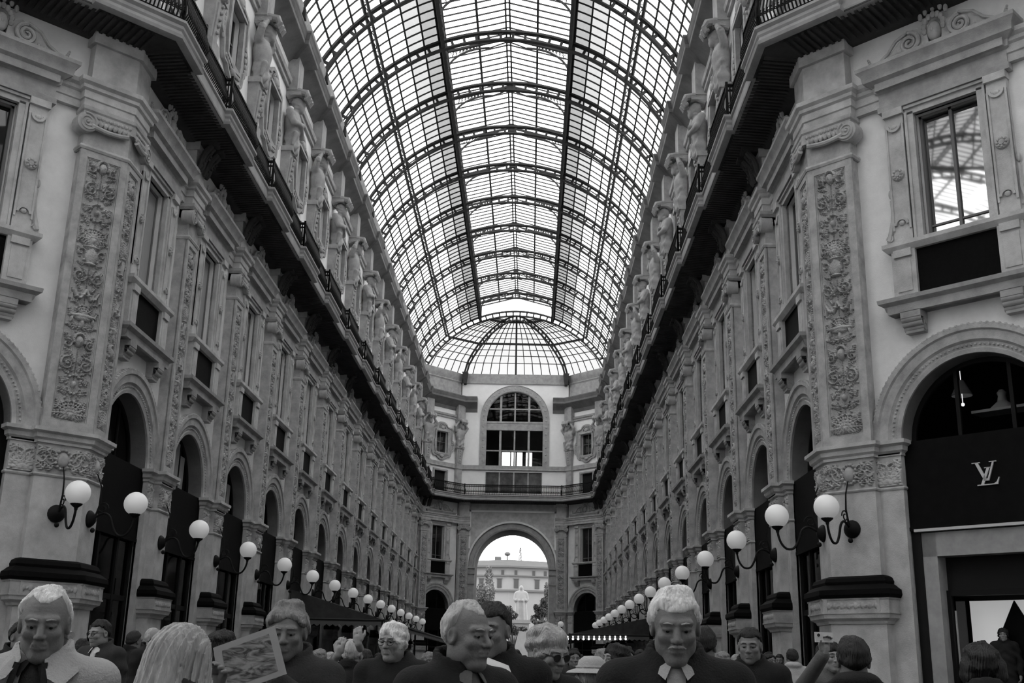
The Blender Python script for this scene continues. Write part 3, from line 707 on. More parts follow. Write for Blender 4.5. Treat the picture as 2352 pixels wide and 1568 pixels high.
    k.sweep(Q, [(-.3, 8.12), (-.12, 8.12), (-.06, 8.2), (-.04, 8.28), (.05, 8.34), (.06, 8.42), (-.3, 8.42)]); k.box(-1.4, 1.4, 0, .3, 8.12, 8.42); obj('ledge', k, UTRIM, t)
    for s in (-1, 1):
        k = MB(); c = s*.95
        k.box(c-.2, c+.2, 0, .30, 8.0, 8.13)
        for i, (zz, dd) in enumerate(((7.98, .26), (7.9, .22), (7.82, .16))): k.lathe([(.07, -.2), (.075, 0), (.07, .2)], (c, dd-.04, zz), 12, 'x')
        k.extr([(c-.18, 7.72), (c+.18, 7.72), (c+.2, 8.05), (c-.2, 8.05)], 0, .17); obj('console', k, UTRIM, t)
    return reg(t)
WIN = make_window()
first = True
for loc, rz, ph, (t, side, i) in BAYS:
    lab = f'tall window with scrolled crest, {ph}'
    if first: a = WIN; a.location = loc; a.rotation_euler.z = rz; a['label'] = lab; a['group'] = 'tall first-floor windows'; first = False
    else: a = dup(WIN, loc, rz, lab, 'tall first-floor windows')
    if t == 'O' and side == 'right':
        for c in a.children:
            if c.name.startswith('pane'): c.data = mesh('pane', MB().box(-WHW, WHW, -.22, -.20, WZ0, WZ1), REFPANE)
    if t == 'G' and side == 'left':
        o = obj('curtain', MB().box(-WHW, WHW, -.19, -.18, WZ0+.36, WZ1-.06), BLIND, a, smooth=None); o['label'] = 'pale drawn blind'
# things seen in the right corner window
# ---------------------------------------------------------------- upper storey
def ornate(w, h0, h1, z):
    """outline of the eared frame, half width w, bottom h0, top h1"""
    half = [(0, h0), (.12*w, h0+.02), (.30*w, h0+.16), (.42*w, h0+.30), (.62*w, h0+.30), (.70*w, h0+.42), (.78*w, h0+.85), (.97*w, h0+1.05), (w, h0+1.4), (.93*w, h0+1.62), (.82*w, h0+1.8), (.80*w, h1-.42), (.60*w, h1-.38), (.42*w, h1-.34), (.34*w, h1-.16), (.18*w, h1-.02), (0, h1)]
    return half+[(-x, q) for x, q in reversed(half[1:-1])]
def ring(b, out, inn, y0, y1):
    """wall between an outline and a rectangular hole, both as point lists of equal length"""
    n = len(out); v = [(x, y, z) for y in (y0, y1) for x, z in out]+[(x, y, z) for y in (y0, y1) for x, z in inn]
    f = []
    for i in range(n):
        j = (i+1) % n
        f += [(n+i, n+j, 3*n+j, 3*n+i), (i, j, n+j, n+i), (2*n+i, 3*n+i, 3*n+j, 2*n+j)]
    return b.add(v, f)
def make_upper():
    t = thing('upper_window', 'x', 'window'); k = MB(); out = ornate(1.45, 17.62, 20.82, 0); cz = (UZ0+UZ1)/2
    def hole(hw, hh):
        r = []
        for x, z in out:
            dx, dz = x, z-cz; s = min(hw/max(1e-6, abs(dx)), hh/max(1e-6, abs(dz))); r.append((dx*s, cz+dz*s))
        return r
    def mix(a, b, q): return [(x*(1-q)+u*q, z*(1-q)+v*q) for (x, z), (u, v) in zip(a, b)]
    I = hole(UHW, (UZ1-UZ0)/2)
    ring(k, out, mix(out, I, .18), 0, .13); ring(k, mix(out, I, .18), mix(out, I, .7), 0, .07); ring(k, mix(out, I, .7), I, -.02, .15)
    k.sph((0, .12, 20.35), .2, 10, (1.1, .6, .9)); k.sph((0, .1, 17.95), .16, 10, (1.3, .6, .9))
    for a in np.linspace(.1, math.pi-.1, 9): k.sph((.33*math.cos(a), .13, 20.3+.3*math.sin(a)), .06, 7)
    for s in (-1, 1):
        for q in range(6): k.sph((s*(1.18+.06*math.sin(q)), .1, 18.5+q*.18), .075, 7, (1, .6, 1.2))
        for q in range(5): k.sph((s*(.2+.13*q), .1, 18.02+.03*q), .07, 7, (1.2, .6, 1))
    k.box(-.75, .75, -.05, .2, UZ1+.02, UZ1+.12)
    obj('frame', k, UTRIM, t); t['kind'] = 'thing'
    k = MB().box(-UHW, UHW, -.2, -.18, UZ0, UZ1); obj('pane', k, PANE, t)
    k = MB()
    for x in (-UHW+.03, 0, UHW-.03): k.box(x-.025, x+.025, -.21, -.15, UZ0, UZ1)
    k.box(-UHW, UHW, -.21, -.15, UZ0+.9, UZ0+.94); obj('sash', k, SASH, t)
    return reg(t)
def make_door():
    t = thing('balcony_doorway', 'x', 'door'); k = MB()
    for s in (-1, 1): k.box(min(s*DHW, s*(DHW+.16)), max(s*DHW, s*(DHW+.16)), -.05, .08, 14.85, DZ1+.1)
    k.box(-DHW-.16, DHW+.16, -.05, .08, DZ1, DZ1+.14); obj('frame', k, UTRIM, t)
    k = MB().box(-DHW, DHW, -.2, -.17, 14.85, DZ1); obj('leaf', k, DARK, t); t['kind'] = 'thing'
    return reg(t)
UW, BD = make_upper(), make_door(); first = True
for loc, rz, ph, (t, side, i) in BAYS:
    la, lb = f'upper window in eared frame, {ph}', f'dark low balcony door, {ph}'
    if first:
        for o, l, g in ((UW, la, 'eared upper windows'), (BD, lb, 'balcony doors')): o.location = loc; o.rotation_euler.z = rz; o['label'] = l; o['group'] = g
        first = False
    else: dup(UW, loc, rz, la, 'eared upper windows'); dup(BD, loc, rz, lb, 'balcony doors')

# ---------------------------------------------------------------- surface nets
def sdf_mesh(fn, lo, hi, h):
    """vertices and quads of fn(X,Y,Z)=0 on a grid of step h (naive surface nets)"""
    ax = [np.arange(lo[i], hi[i]+h, h) for i in range(3)]
    X, Y, Z = np.meshgrid(*ax, indexing='ij'); D = fn(X, Y, Z)
    nx, ny, nz = D.shape; neg = D < 0
    acc = np.zeros((nx-1, ny-1, nz-1, 3)); cnt = np.zeros((nx-1, ny-1, nz-1))
    cor = [(i, j, k) for i in (0, 1) for j in (0, 1) for k in (0, 1)]
    sl = lambda c: D[c[0]:nx-1+c[0], c[1]:ny-1+c[1], c[2]:nz-1+c[2]]
    for a in cor:
        for d in range(3):
            if a[d]: continue
            b = list(a); b[d] = 1
            da, db = sl(a), sl(b); m = (da < 0) != (db < 0)
            t = np.where(m, da/np.where(m, da-db, 1), 0)
            for q in range(3):
                acc[..., q] += np.where(m, a[q]+(t if q == d else 0), 0)
            cnt += m
    act = cnt > 0; idx = -np.ones(cnt.shape, int); n = int(act.sum()); idx[act] = np.arange(n)
    I = np.stack(np.nonzero(act), -1)
    V = (I+acc[act]/cnt[act][:, None])*h+np.array(lo)
    F = []
    for d in range(3):
        e, g = (d+1) % 3, (d+2) % 3
        s0 = [slice(1, -1)]*3; s0[d] = slice(0, -1); s1 = list(s0); s1[d] = slice(1, None)
        a, b = neg[tuple(s0)], neg[tuple(s1)]
        m = a != b; P = np.stack(np.nonzero(m), -1)
        if not len(P): continue
        off = np.array([1, 1, 1]); off[d] = 0; P = P+off
        fl = a[m]
        def cell(de, dg):
            Q = P.copy(); Q[:, e] -= de; Q[:, g] -= dg; return idx[Q[:, 0], Q[:, 1], Q[:, 2]]
        q = np.stack([cell(1, 1), cell(0, 1), cell(0, 0), cell(1, 0)], -1)
        q[~fl] = q[~fl][:, ::-1]; F.append(q)
    F = np.concatenate(F); F = F[(F >= 0).all(1)]
    return V, F
def smin(a, b, k): hh = np.clip(.5+.5*(b-a)/k, 0, 1); return b+(a-b)*hh-k*hh*(1-hh)
def smax(a, b, k): return -smin(-a, -b, k)
def ell(X, Y, Z, c, r):
    x, y, z = (X-c[0])/r[0], (Y-c[1])/r[1], (Z-c[2])/r[2]; k0 = np.sqrt(x*x+y*y+z*z)
    k1 = np.sqrt((x/r[0])**2+(y/r[1])**2+(z/r[2])**2)+1e-9
    return k0*(k0-1)/k1
def cap(X, Y, Z, a, b, r0, r1=None):
    r1 = r0 if r1 is None else r1; a = np.array(a, float); d = np.array(b, float)-a
    t = np.clip(((X-a[0])*d[0]+(Y-a[1])*d[1]+(Z-a[2])*d[2])/max(1e-9, d@d), 0, 1)
    return np.sqrt((X-a[0]-t*d[0])**2+(Y-a[1]-t*d[1])**2+(Z-a[2]-t*d[2])**2)-(r0+(r1-r0)*t)
def addnet(mb, VF, mtx=None):
    V, F = VF; V = V.tolist()
    if mtx is not None: V = [tuple(mtx @ Vector(p)) for p in V]
    return mb.add(V, F.tolist())

# ---------------------------------------------------------------- telamon figures under the cornice
def herm_body(kind):
    def f(X, Y, Z):      # faces +y, hips at z=0, crown about 2.0
        d = ell(X, Y, Z, (0, .12, .95), (.36, .26, .48)); d = smin(d, ell(X, Y, Z, (0, .12, .45), (.29, .22, .45)), .1)
        d = smin(d, ell(X, Y, Z, (0, .12, .12), (.30, .24, .3)), .1)
        d = smin(d, cap(X, Y, Z, (-.34, .1, 1.22), (.34, .1, 1.22), .13), .1)
        for s in (-1, 1):
            if kind == 0:
                d = smin(d, cap(X, Y, Z, (s*.42, .1, 1.2), (s*.5, .28, .78), .12, .10), .05); d = smin(d, cap(X, Y, Z, (s*.5, .28, .78), (-s*.12, .42, .9+s*.08), .095, .07), .04)
            else:
                d = smin(d, cap(X, Y, Z, (s*.42, .1, 1.2), (s*.55, .22, 1.5), .12, .10), .05); d = smin(d, cap(X, Y, Z, (s*.55, .22, 1.5), (s*.25, .26, 1.88), .095, .07), .04)
        d = smin(d, cap(X, Y, Z, (0, .14, 1.25), (0, .22, 1.5), .11), .06)
        d = smin(d, ell(X, Y, Z, (0, .26, 1.66), (.14, .17, .2)), .04); d = smin(d, ell(X, Y, Z, (0, .36, 1.5), (.11, .1, .17)), .05)
        d = smin(d, cap(X, Y, Z, (0, .42, 1.7), (0, .46, 1.62), .03), .02)
        d = smin(d, ell(X, Y, Z, (0, .2, 1.74), (.18, .18, .17)), .03)
        d = d+.05*np.sin(17*Z+9*np.abs(X)+3*np.sin(5*X))*np.clip(.75-Z, 0, .5)+.022*np.sin(38*X+6*Z)*(Z < .55)+.012*np.sin(52*Z+24*Y+20*X)*(Z > 1.42)*(Y < .3)+.010*np.sin(60*X)*np.sin(50*Z)*(Z > 1.4)*(Z < 1.58)
        d = smin(d, cap(X, Y, Z, (-.30, .16, .72), (.26, .30, .50), .07), .05); d = smin(d, cap(X, Y, Z, (.26, .30, .50), (.30, .24, .1), .08, .05), .05)
        return d
    return sdf_mesh(f, (-.75, -.25, -.2), (.75, .7, 2.05), .034)
def make_herm(kind):
    t = thing('telamon', 'x', 'statue'); b = MB(); addnet(b, herm_body(kind), Matrix.Translation((0, .12, 18.95)) @ Matrix.Diagonal((1.25, 1.15, 1.1, 1))); obj('figure', b, UTRIM, t, smooth=180)
    k = MB()
    def tp(x0, x1, z0, z1, d0, d1):
        k.add([(s*x, y, z) for z, x, d in ((z0, x0, d0), (z1, x1, d1)) for s, y in ((-1, 0), (1, 0), (1, d), (-1, d))], [(0, 1, 2, 3), (7, 6, 5, 4), (0, 4, 5, 1), (1, 5, 6, 2), (2, 6, 7, 3), (3, 7, 4, 0)])
    tp(.26, .38, 17.5, 18.85, .24, .36); tp(.16, .24, 17.6, 18.6, .28, .39); k.box(-.34, .34, 0, .34, 17.1, 17.5); k.box(-.30, .30, 0, .28, 14.85, 17.1)
    k.box(-.42, .42, 0, .42, 18.8, 18.98)
    for q in range(5): k.sph((0, .33+.02*q, 17.8+.2*q), .06, 7)
    obj('tapered_pedestal', k, UTRIM, t)
    k = MB(); k.box(-.36, .36, 0, .55, 21.02, 21.2)
    pts = [(0, .0, 21.0), (0, .45, 21.2), (0, .72, 21.15), (0, .8, 20.98), (0, .74, 20.86), (0, .66, 20.92)]
    for x in (-.24, 0, .24): k.tube([(x, p[1], p[2]) for p in pts], [.12, .14, .13, .11, .09, .06], 8)
    k.box(-.40, .40, 0, .40, 21.2, 22.5); obj('hood_console', k, UTRIM, t)
    return reg(t)
HM = [make_herm(0), make_herm(1)]; used = [False, False]
hspots = [(l, r, n) for (l, r, n) in pil_spots if 'exit arch' not in n and 'beyond the shop' not in n]
for sgn, side in ((-1, 'left'), (1, 'right')):
    hspots.append(((sgn*WX, YN+.45, 0), R_(90)*sgn, f'at the {side} near corner'))
    a, b2 = Vector((sgn*4.4, 91)), Vector((sgn*PX, 88)); tt = (b2-a).normalized(); nn = Vector((tt.y, -tt.x))
    if nn.y > 0: nn = -nn
    q = a+tt*.2-nn*.3; hspots.append(((q.x, q.y, 0), fr(None, nn), f'beside the big arched window, {side} of it'))
cnt = {'left': 0, 'right': 0}
for i, (l, r, n) in enumerate(hspots):
    side = 'left' if 'left' in n else 'right'; kind = i % 2
    if 'past' in n:
        cnt[side] += 1; lab = f'{"cross" if kind == 0 else "raised"}-armed stone telamon, {ORD[cnt[side]-1] if cnt[side] > 1 else "first"} past the corner one, {side} arcade'
    else: lab = f'{"cross" if kind == 0 else "raised"}-armed stone telamon {n.replace("carved pilaster ", "")}'
    h = HM[kind]
    if not used[kind]: used[kind] = True; h.location = l; h.rotation_euler.z = r; h['label'] = lab; h['group'] = 'telamons under the cornice'
    else: dup(h, l, r, lab, 'telamons under the cornice')

# ---------------------------------------------------------------- entablature, balcony, bands and cornice (continuous trim)
k = MB(); ent = [(-.3, 12.60), (.02, 12.60), (.02, 12.76), (.05, 12.78), (.05, 12.94), (.10, 12.98), (.11, 13.05), (.17, 13.11), (.18, 13.2), (-.3, 13.2)]
k.sweep(seg_path(jogs(.42, .0, -.2, .8, range(0, 3))+[(3, 0, .9, 0)]), ent); k.sweep(seg_path([(3, 7.9, None, 0)]+jogs(.42, .0, -.2, .8, range(4, 7))), ent); struct('trim_1', k, STONE)
k = MB(); full = jogs(1.25, 1.03, .86, 1.15, range(0, 7))
edge = [(-.18, 14.40), (-.07, 14.40), (-.02, 14.43), (0, 14.50), (-.05, 14.53), (-.055, 14.60), (-.02, 14.65), (-.02, 14.72), (.04, 14.78), (.04, 14.84), (-.18, 14.84)]
k.sweep(seg_path(full), edge); struct('trim_2', k, EDGE)
k = MB(); simple = [(i, 0, None, 0) for i in range(7)]
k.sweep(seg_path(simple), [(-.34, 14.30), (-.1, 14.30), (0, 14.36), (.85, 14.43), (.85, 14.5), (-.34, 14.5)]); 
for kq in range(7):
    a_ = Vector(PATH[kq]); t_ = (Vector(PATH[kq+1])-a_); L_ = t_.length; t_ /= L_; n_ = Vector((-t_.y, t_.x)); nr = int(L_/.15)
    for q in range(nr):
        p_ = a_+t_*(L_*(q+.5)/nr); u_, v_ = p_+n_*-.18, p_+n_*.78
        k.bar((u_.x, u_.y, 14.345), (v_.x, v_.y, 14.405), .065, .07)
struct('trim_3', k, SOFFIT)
k = MB(); k.sweep(seg_path(simple), [(-.32, 14.5), (.86, 14.5), (.86, 14.83), (-.32, 14.83)]); struct('trim_4', k, EDGE)
k = MB(); bandp = [(-.35, 17.08), (-.22, 17.08), (-.15, 17.14), (-.22, 17.2), (-.22, 17.5), (-.35, 17.5)]
k.sweep(seg_path(simple), bandp); struct('trim_5', k, UTRIM)
k = MB(); arcp = [(-.35, 21.28), (-.2, 21.28), (-.2, 21.42), (-.13, 21.46), (-.10, 21.62), (-.35, 21.62)]
A1, A2 = jogs(.9, .5, .36, .9, range(0, 3))+[(3, 0, 1.2, .5)], [(3, 7.6, None, .5)]+jogs(.9, .5, .36, .9, range(4, 7))
k.sweep(seg_path([(0, 0, None, 0), (1, 0, None, 0), (2, 0, None, 0)]), arcp); k.sweep(seg_path([(4, 0, None, 0), (5, 0, None, 0), (6, 0, None, 0)]), arcp); struct('trim_6', k, UTRIM)
k = MB(); corn = [(-.86, 22.05), (-.74, 22.05), (-.66, 22.3), (-.3, 22.60), (-.04, 22.72), (0, 22.76), (0, 22.92), (.03, 22.96), (.05, 23.1), (.09, 23.16), (.09, 23.24), (-.86, 23.24)]
for A in (A1, A2): k.sweep(seg_path(A), corn)
struct('trim_7', k, CORNICE)
k = MB(); att = [(-.5, 23.2), (-.28, 23.2), (-.3, 24.5), (-.22, 24.62), (-.3, 24.7), (-.22, 24.9), (-.16, 25.1), (-.16, 25.35), (-.5, 25.35)]
k.sweep(seg_path([(i, 0, None, 0) for i in range(3)]), att); k.sweep(seg_path([(i, 0, None, 0) for i in range(4, 7)]), att); struct('trim_8', k, UTRIM)

# consoles under the balcony, a pair at each pilaster and one at each window
def make_console():
    t = MB()
    P = [(0, .06, 13.62), (0, .11, 13.72), (0, .14, 13.9), (0, .2, 14.06), (0, .28, 14.16), (0, .36, 14.26)]
    for x in (-.09, .09): t.tube([(x, p[1], p[2]) for p in P], [.05, .07, .08, .08, .08, .07], 8)
    t.box(-.15, .15, 0, .5, 14.26, 14.40)
    for q in range(5): t.sph((.11*math.cos(q*1.2), .2+.03*q, 13.75+.09*q), .04, 7)
    return t
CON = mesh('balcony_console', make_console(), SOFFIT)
for i, (l, r, n) in enumerate(pil_spots):
    if 'exit arch' in n: continue
    mx = Matrix.Translation(l) @ Matrix.Rotation(r, 4, 'Z')
    for q, s in (('first', -1), ('second', 1)):
        p = mx @ Vector((s*.26, .28, 0)); o = obj('balcony_console', CON, None, None, p, r)
        w_ = n.replace('slender carved pilaster, ', '').replace('carved pilaster ', '').replace('first past', 'first pilaster past').replace(' past the broad one on', ' along').replace('in the ', 'in ').replace(' where the arcade wall ends', '').replace('beyond the shop arch on the ', 'past the shop arch, ')
        tag(o, f'{q} balcony console of the pair above: {w_}', 'bracket', 'balcony consoles')

# ---------------------------------------------------------------- iron balcony railing, one length per bay
def rail_len(L, kind):
    b = MB(); n = max(2, int(L/.085)); z0, z1 = 14.84, 15.70
    b.box(-L/2, L/2, -.035, .035, z1-.05, z1); b.box(-L/2, L/2, -.02, .02, z0+.05, z0+.09); b.box(-L/2, L/2, -.015, .015, z1-.2, z1-.17)
    for i in range(n+1):
        x = -L/2+L*i/n; bulge = .10*kind
        b.tube([(x, 0, z0), (x, bulge, z0+.2), (x, bulge*.8, z0+.4), (x, 0, z1-.18), (x, 0, z1-.02)], .019, 5)
        if i < n:
            xc = x+L/n/2
            b.tube([(xc+.05*math.cos(a), .0, z1-.11+.05*math.sin(a)) for a in np.linspace(0, 2*math.pi, 9)], .016, 4, False)
            b.tube([(xc+.045*(1-t*.6)*math.cos(t*8), bulge, z0+.2+.08*t*4*.3+.045*math.sin(t*8)) for t in np.linspace(0, 1, 9)], .016, 4, False)
    for s in (-1, 1): b.box(s*L/2-.03, s*L/2+.03, -.03, .03, z0, z1+.06)
    return b
full_pts = jogs(1.25, .97, .80, 1.15, range(0, 7)); cache = {}; rn = {'left': 0, 'right': 0, 'far': 0}
def unit(kq):
    a, b = Vector(PATH[kq]), Vector(PATH[kq+1]); t = (b-a).normalized(); return a, t, Vector((-t.y, t.x)), (b-a).length
pl = seg_path(full_pts)
for i in range(len(pl)-1):
    a, b = Vector(pl[i]), Vector(pl[i+1]); L = (b-a).length
    if L < .05: continue
    key = round(L, 2)
    if key not in cache: cache[key] = mesh('balcony_railing', rail_len(L, 1 if L > .5 else 0), IRON)
    t = (b-a)/L; n = Vector((-t.y, t.x)); c = (a+b)/2
    side = 'left' if c.x < -4.5 else 'right' if c.x > 4.5 else 'far'
    rn[side] += 1
    o = obj('balcony_railing', cache[key], None, None, (c.x, c.y, 0), fr(None, n))
    tag(o, f'{"long" if L > 2 else "short return"} of black balcony railing, {side} side, {c.y:.1f} metres away' if side != 'far' else 'black iron balcony railing above the far exit arch', 'railing', 'balcony railing lengths')

# ---------------------------------------------------------------- globe lamps on brackets
def make_lamp(y0=.30):
    t = thing('globe_lamp', 'x', 'lamp')
    k = MB(); k.lathe([(.001, y0+.14), (.07, y0+.13), (.13, y0+.08), (.17, y0+.03), (.17, y0)], (0, 0, 4.1), 18, 'y'); obj('back_plate', k, IRON, t)
    k = MB()
    pts = [(0, y0+.1, 4.12), (0, y0+.28, 4.22), (0, y0+.42, 4.15), (0, y0+.5, 3.95), (0, y0+.6, 3.80), (0, y0+.74, 3.79), (0, y0+.84, 3.9), (0, y0+.89, 4.05), (0, y0+.9, 4.16)]
    sm = []
    for i in range(len(pts)-1):
        for q in np.linspace(0, 1, 4)[:-1]:
            p0, p1, p2, p3 = (np.array(pts[max(0, min(len(pts)-1, i+z))]) for z in (-1, 0, 1, 2))
            sm.append(tuple(.5*((2*p1)+(-p0+p2)*q+(2*p0-5*p1+4*p2-p3)*q*q+(-p0+3*p1-3*p2+p3)*q**3)))
    sm.append(pts[-1]); k.tube(sm, .024, 8); k.lathe([(.03, 4.10), (.035, 4.14), (.10, 4.19), (.115, 4.22), (.001, 4.22)], (0, y0+.9, 0), 14); obj('arm', k, IRON, t)
    k = MB(); k.tube([(0, y0+.12, 4.15), (0, y0+.2, 4.45), (0, y0+.17, 4.75), (0, y0+.06, 5.0)], [.02, .018, .015, .012], 7)
    k.tube([(0, y0+.25+.12*(1-q*.7)*math.cos(q*8), 4.32+.12*(1-q*.7)*math.sin(q*8)) for q in np.linspace(0, 1, 18)], .013, 6); k.sph((0, y0+.1, 3.88), .05, 8); obj('scrollwork', k, IRON, t)
    k = MB().sph((0, y0+.9, 4.42), .232, 24); obj('globe', k, GLOBE, t, smooth=180)['label'] = 'white opal glass globe'
    return reg(t)
LAMP = make_lamp()
spots = []
for sgn, side in ((-1, 'left'), (1, 'right')):
    spots.append(((sgn*(PX+.5*sq+.3*sq), YN-.5*sq+.3*sq, 0), R_(135)*sgn, f'on the viewer-facing side of the {side} broad corner pilaster'))
    spots.append(((sgn*WX, YN+.38, 0), R_(90)*sgn, f'on the arcade face of the {side} broad corner pilaster'))
    for j in range(1, NB): spots.append(((sgn*WX, YN+j*B, 0), R_(90)*sgn, f'on the {ORD[j-1] if j > 1 else "first"} slender pilaster of the {side} arcade'))
for i, (l, r, n) in enumerate(spots):
    lab = f'white globe lamp {n}'
    if i == 0: LAMP.location = l; LAMP.rotation_euler.z = r; LAMP['label'] = lab; LAMP['group'] = 'globe wall lamps'
    else: dup(LAMP, l, r, lab, 'globe wall lamps')
k = thing('globe_lamp', 'small globe lamp on the right jamb of the far exit arch', 'lamp', (4.0, 91.3, .28), R_(180), 'globe wall lamps')
for c in KIDS[LAMP.name]:
    d = c.copy(); COL.objects.link(d); d.parent = k
# ---------------------------------------------------------------- iron and glass vault
VC, VR, VO, PHI = 21.55, 8.30, 8.80, R_(64.5)
RIB0, RS = 45.9, 4.77
RY = [RIB0+RS*k for k in range(-5, 10)]
def vp(phi, r, y): return (r*math.sin(phi), y, VC+r*math.cos(phi))
PH_L, PH_M = math.asin(3.02/8.45), math.asin(5.68/8.45)
def make_rib():
    t = thing('arch_rib', 'x', 'iron arch'); k = MB(); n = 60
    def chord(r0, r1, hw):
        b = MB(); b.arch(0, VC, [(r0, -hw), (r0, hw), (r1, hw), (r1, -hw)], math.pi/2-PHI, math.pi/2+PHI, n); return b
    for r0, r1, hw in ((VR, VR+.075, .11), (VO-.10, VO, .13), (VR+.05, VR+.11, .05)): k.app(chord(r0, r1, hw), Matrix.Identity(4))
    m = 33
    for i in range(m+1):
        ph = -PHI+2*PHI*i/m; a, b = Vector(vp(ph, VR+.05, 0)), Vector(vp(ph, VO-.05, 0)); rad = (b-a).normalized(); tan = Vector((rad.z, 0, -rad.x))
        k.bar(a, b, .12, .10, (0, 1, 0))
        for s in (-1, 1):   # rounded corners of the openings
            for base, d in ((a, 1), (b, -1)):
                p = base+rad*(d*.03); q1, q2 = p+tan*s*.16, p+rad*d*.14
                k.add([tuple(x+Vector((0, yy, 0))) for yy in (-.04, .04) for x in (p, q1, p+tan*s*.07+rad*d*.05, q2)], [(0, 1, 2, 3), (7, 6, 5, 4), (1, 5, 6, 2), (2, 6, 7, 3)])
    obj('lattice', k, ROOFIRON, t)
    for s in (-1, 1):
        k = MB(); p = Vector(vp(s*PHI, VR, 0)); k.bar(p+Vector((0, 0, .1)), p+Vector((-s*.02, 0, -.35)), .26, .3); k.extr([(p.x-.16, p.z+.05), (p.x+.16, p.z+.05), (p.x, p.z-.6)], -.1, .1); obj('foot', k, ROOFIRON, t)
    return reg(t)
RIB = make_rib()
for i, y in enumerate(RY):
    lab = f'curved iron rib of the glass vault, {["nearest", "second", "third", "fourth", "fifth", "sixth", "seventh", "eighth", "ninth", "tenth"][len(RY)-1-i]+" from the far dome" if 1 < len(RY)-1-i < 10 else ("last one, at the mouth of the far dome" if i == len(RY)-1 else "last but one before the far dome" if i == len(RY)-2 else ORD[i]+" from the viewer end")}'
    if i == 0: RIB.location = (0, y, 0); RIB['label'] = lab; RIB['group'] = 'vault ribs'
    else: dup(RIB, (0, y, 0), 0, lab, 'vault ribs')
# long purlins
for s, side in ((-1, 'left'), (1, 'right')):
    for ph, dep, nm, lb in ((PH_L, .42, 'lantern_beam', 'lattice iron beam carrying the {} edge of the ridge lantern'), (PH_M, .40, 'purlin', 'lattice iron purlin half way up the {} side of the vault')):
        k = MB(); r0, r1 = VO-.42, VO+.02
        rad = Vector((math.sin(s*ph), 0, math.cos(ph)))
        A0, A1 = Vector(vp(s*ph, r0, RY[0])), Vector(vp(s*ph, r0, RY[-1])); B0, B1 = Vector(vp(s*ph, r1, RY[0])), Vector(vp(s*ph, r1, RY[-1]))
        k.bar(A0, A1, .11 if nm == 'purlin' else .16, .09, rad); k.bar(B0, B1, .13 if nm == 'purlin' else .2, .1, rad)
        if nm == 'purlin':
            n = 14*10
            for q in range(n):
                ya, yb = RY[0]+(RY[-1]-RY[0])*q/n, RY[0]+(RY[-1]-RY[0])*(q+1)/n
                k.bar(vp(s*ph, r0 if q % 2 else r1, ya), vp(s*ph, r1 if q % 2 else r0, yb), .03, .03)
        else: k.bar((A0+B0)/2, (A1+B1)/2, .05, .42, rad)
        tag(obj(nm, k, ROOFIRON), lb.format(side), 'beam')
# glazed panels between two ribs
def make_glazing():
    t = thing('vault_glazing', 'x', 'glass roof'); L = RS; ph0 = PHI+.012
    cuts = list(np.linspace(PH_L, PH_M, 5))+list(np.linspace(PH_M, ph0, 6)[1:])
    for s in (-1, 1):
        k = MB(); mats = [ROOFG, ROOFG2, ROOFG3]
        for j in range(len(cuts)-1):
            k.cur = 2 if j == 0 else 1 if j == 1 else 0
            for q in range(3):
                a, b = cuts[j]+(cuts[j+1]-cuts[j])*q/3, cuts[j]+(cuts[j+1]-cuts[j])*(q+1)/3
                k.quad(vp(s*a, VO+.02, 0), vp(s*b, VO+.02, 0), vp(s*b, VO+.02, L), vp(s*a, VO+.02, L))
        obj('panes', k, mats, t, smooth=None)
        k = MB()
        for q in range(1, 7):
            y = L*q/7; pts = [vp(s*a, VO-.01, y) for a in np.linspace(PH_L, ph0, 16)]
            for u, v in zip(pts, pts[1:]): k.bar(u, v, .048, .06, (0, 0, 1))
        for j in range(1, len(cuts)-1):
            if abs(cuts[j]-PH_M) < 1e-6: continue
            k.bar(vp(s*cuts[j], VO-.02, 0), vp(s*cuts[j], VO-.02, L), .075, .07, (0, 0, 1))
        obj('glazing_bars', k, GBAR, t)
    return reg(t)
GZ = make_glazing()
for i, y in enumerate(RY[:-1]):
    lab = f'barrel glazing of the vault between the ribs, {ORD[i] if i else "first"} bay from the viewer end'
    if i == 0: GZ.location = (0, y, 0); GZ['label'] = lab; GZ['group'] = 'vault glazing bays'
    else: dup(GZ, (0, y, 0), 0, lab, 'vault glazing bays')
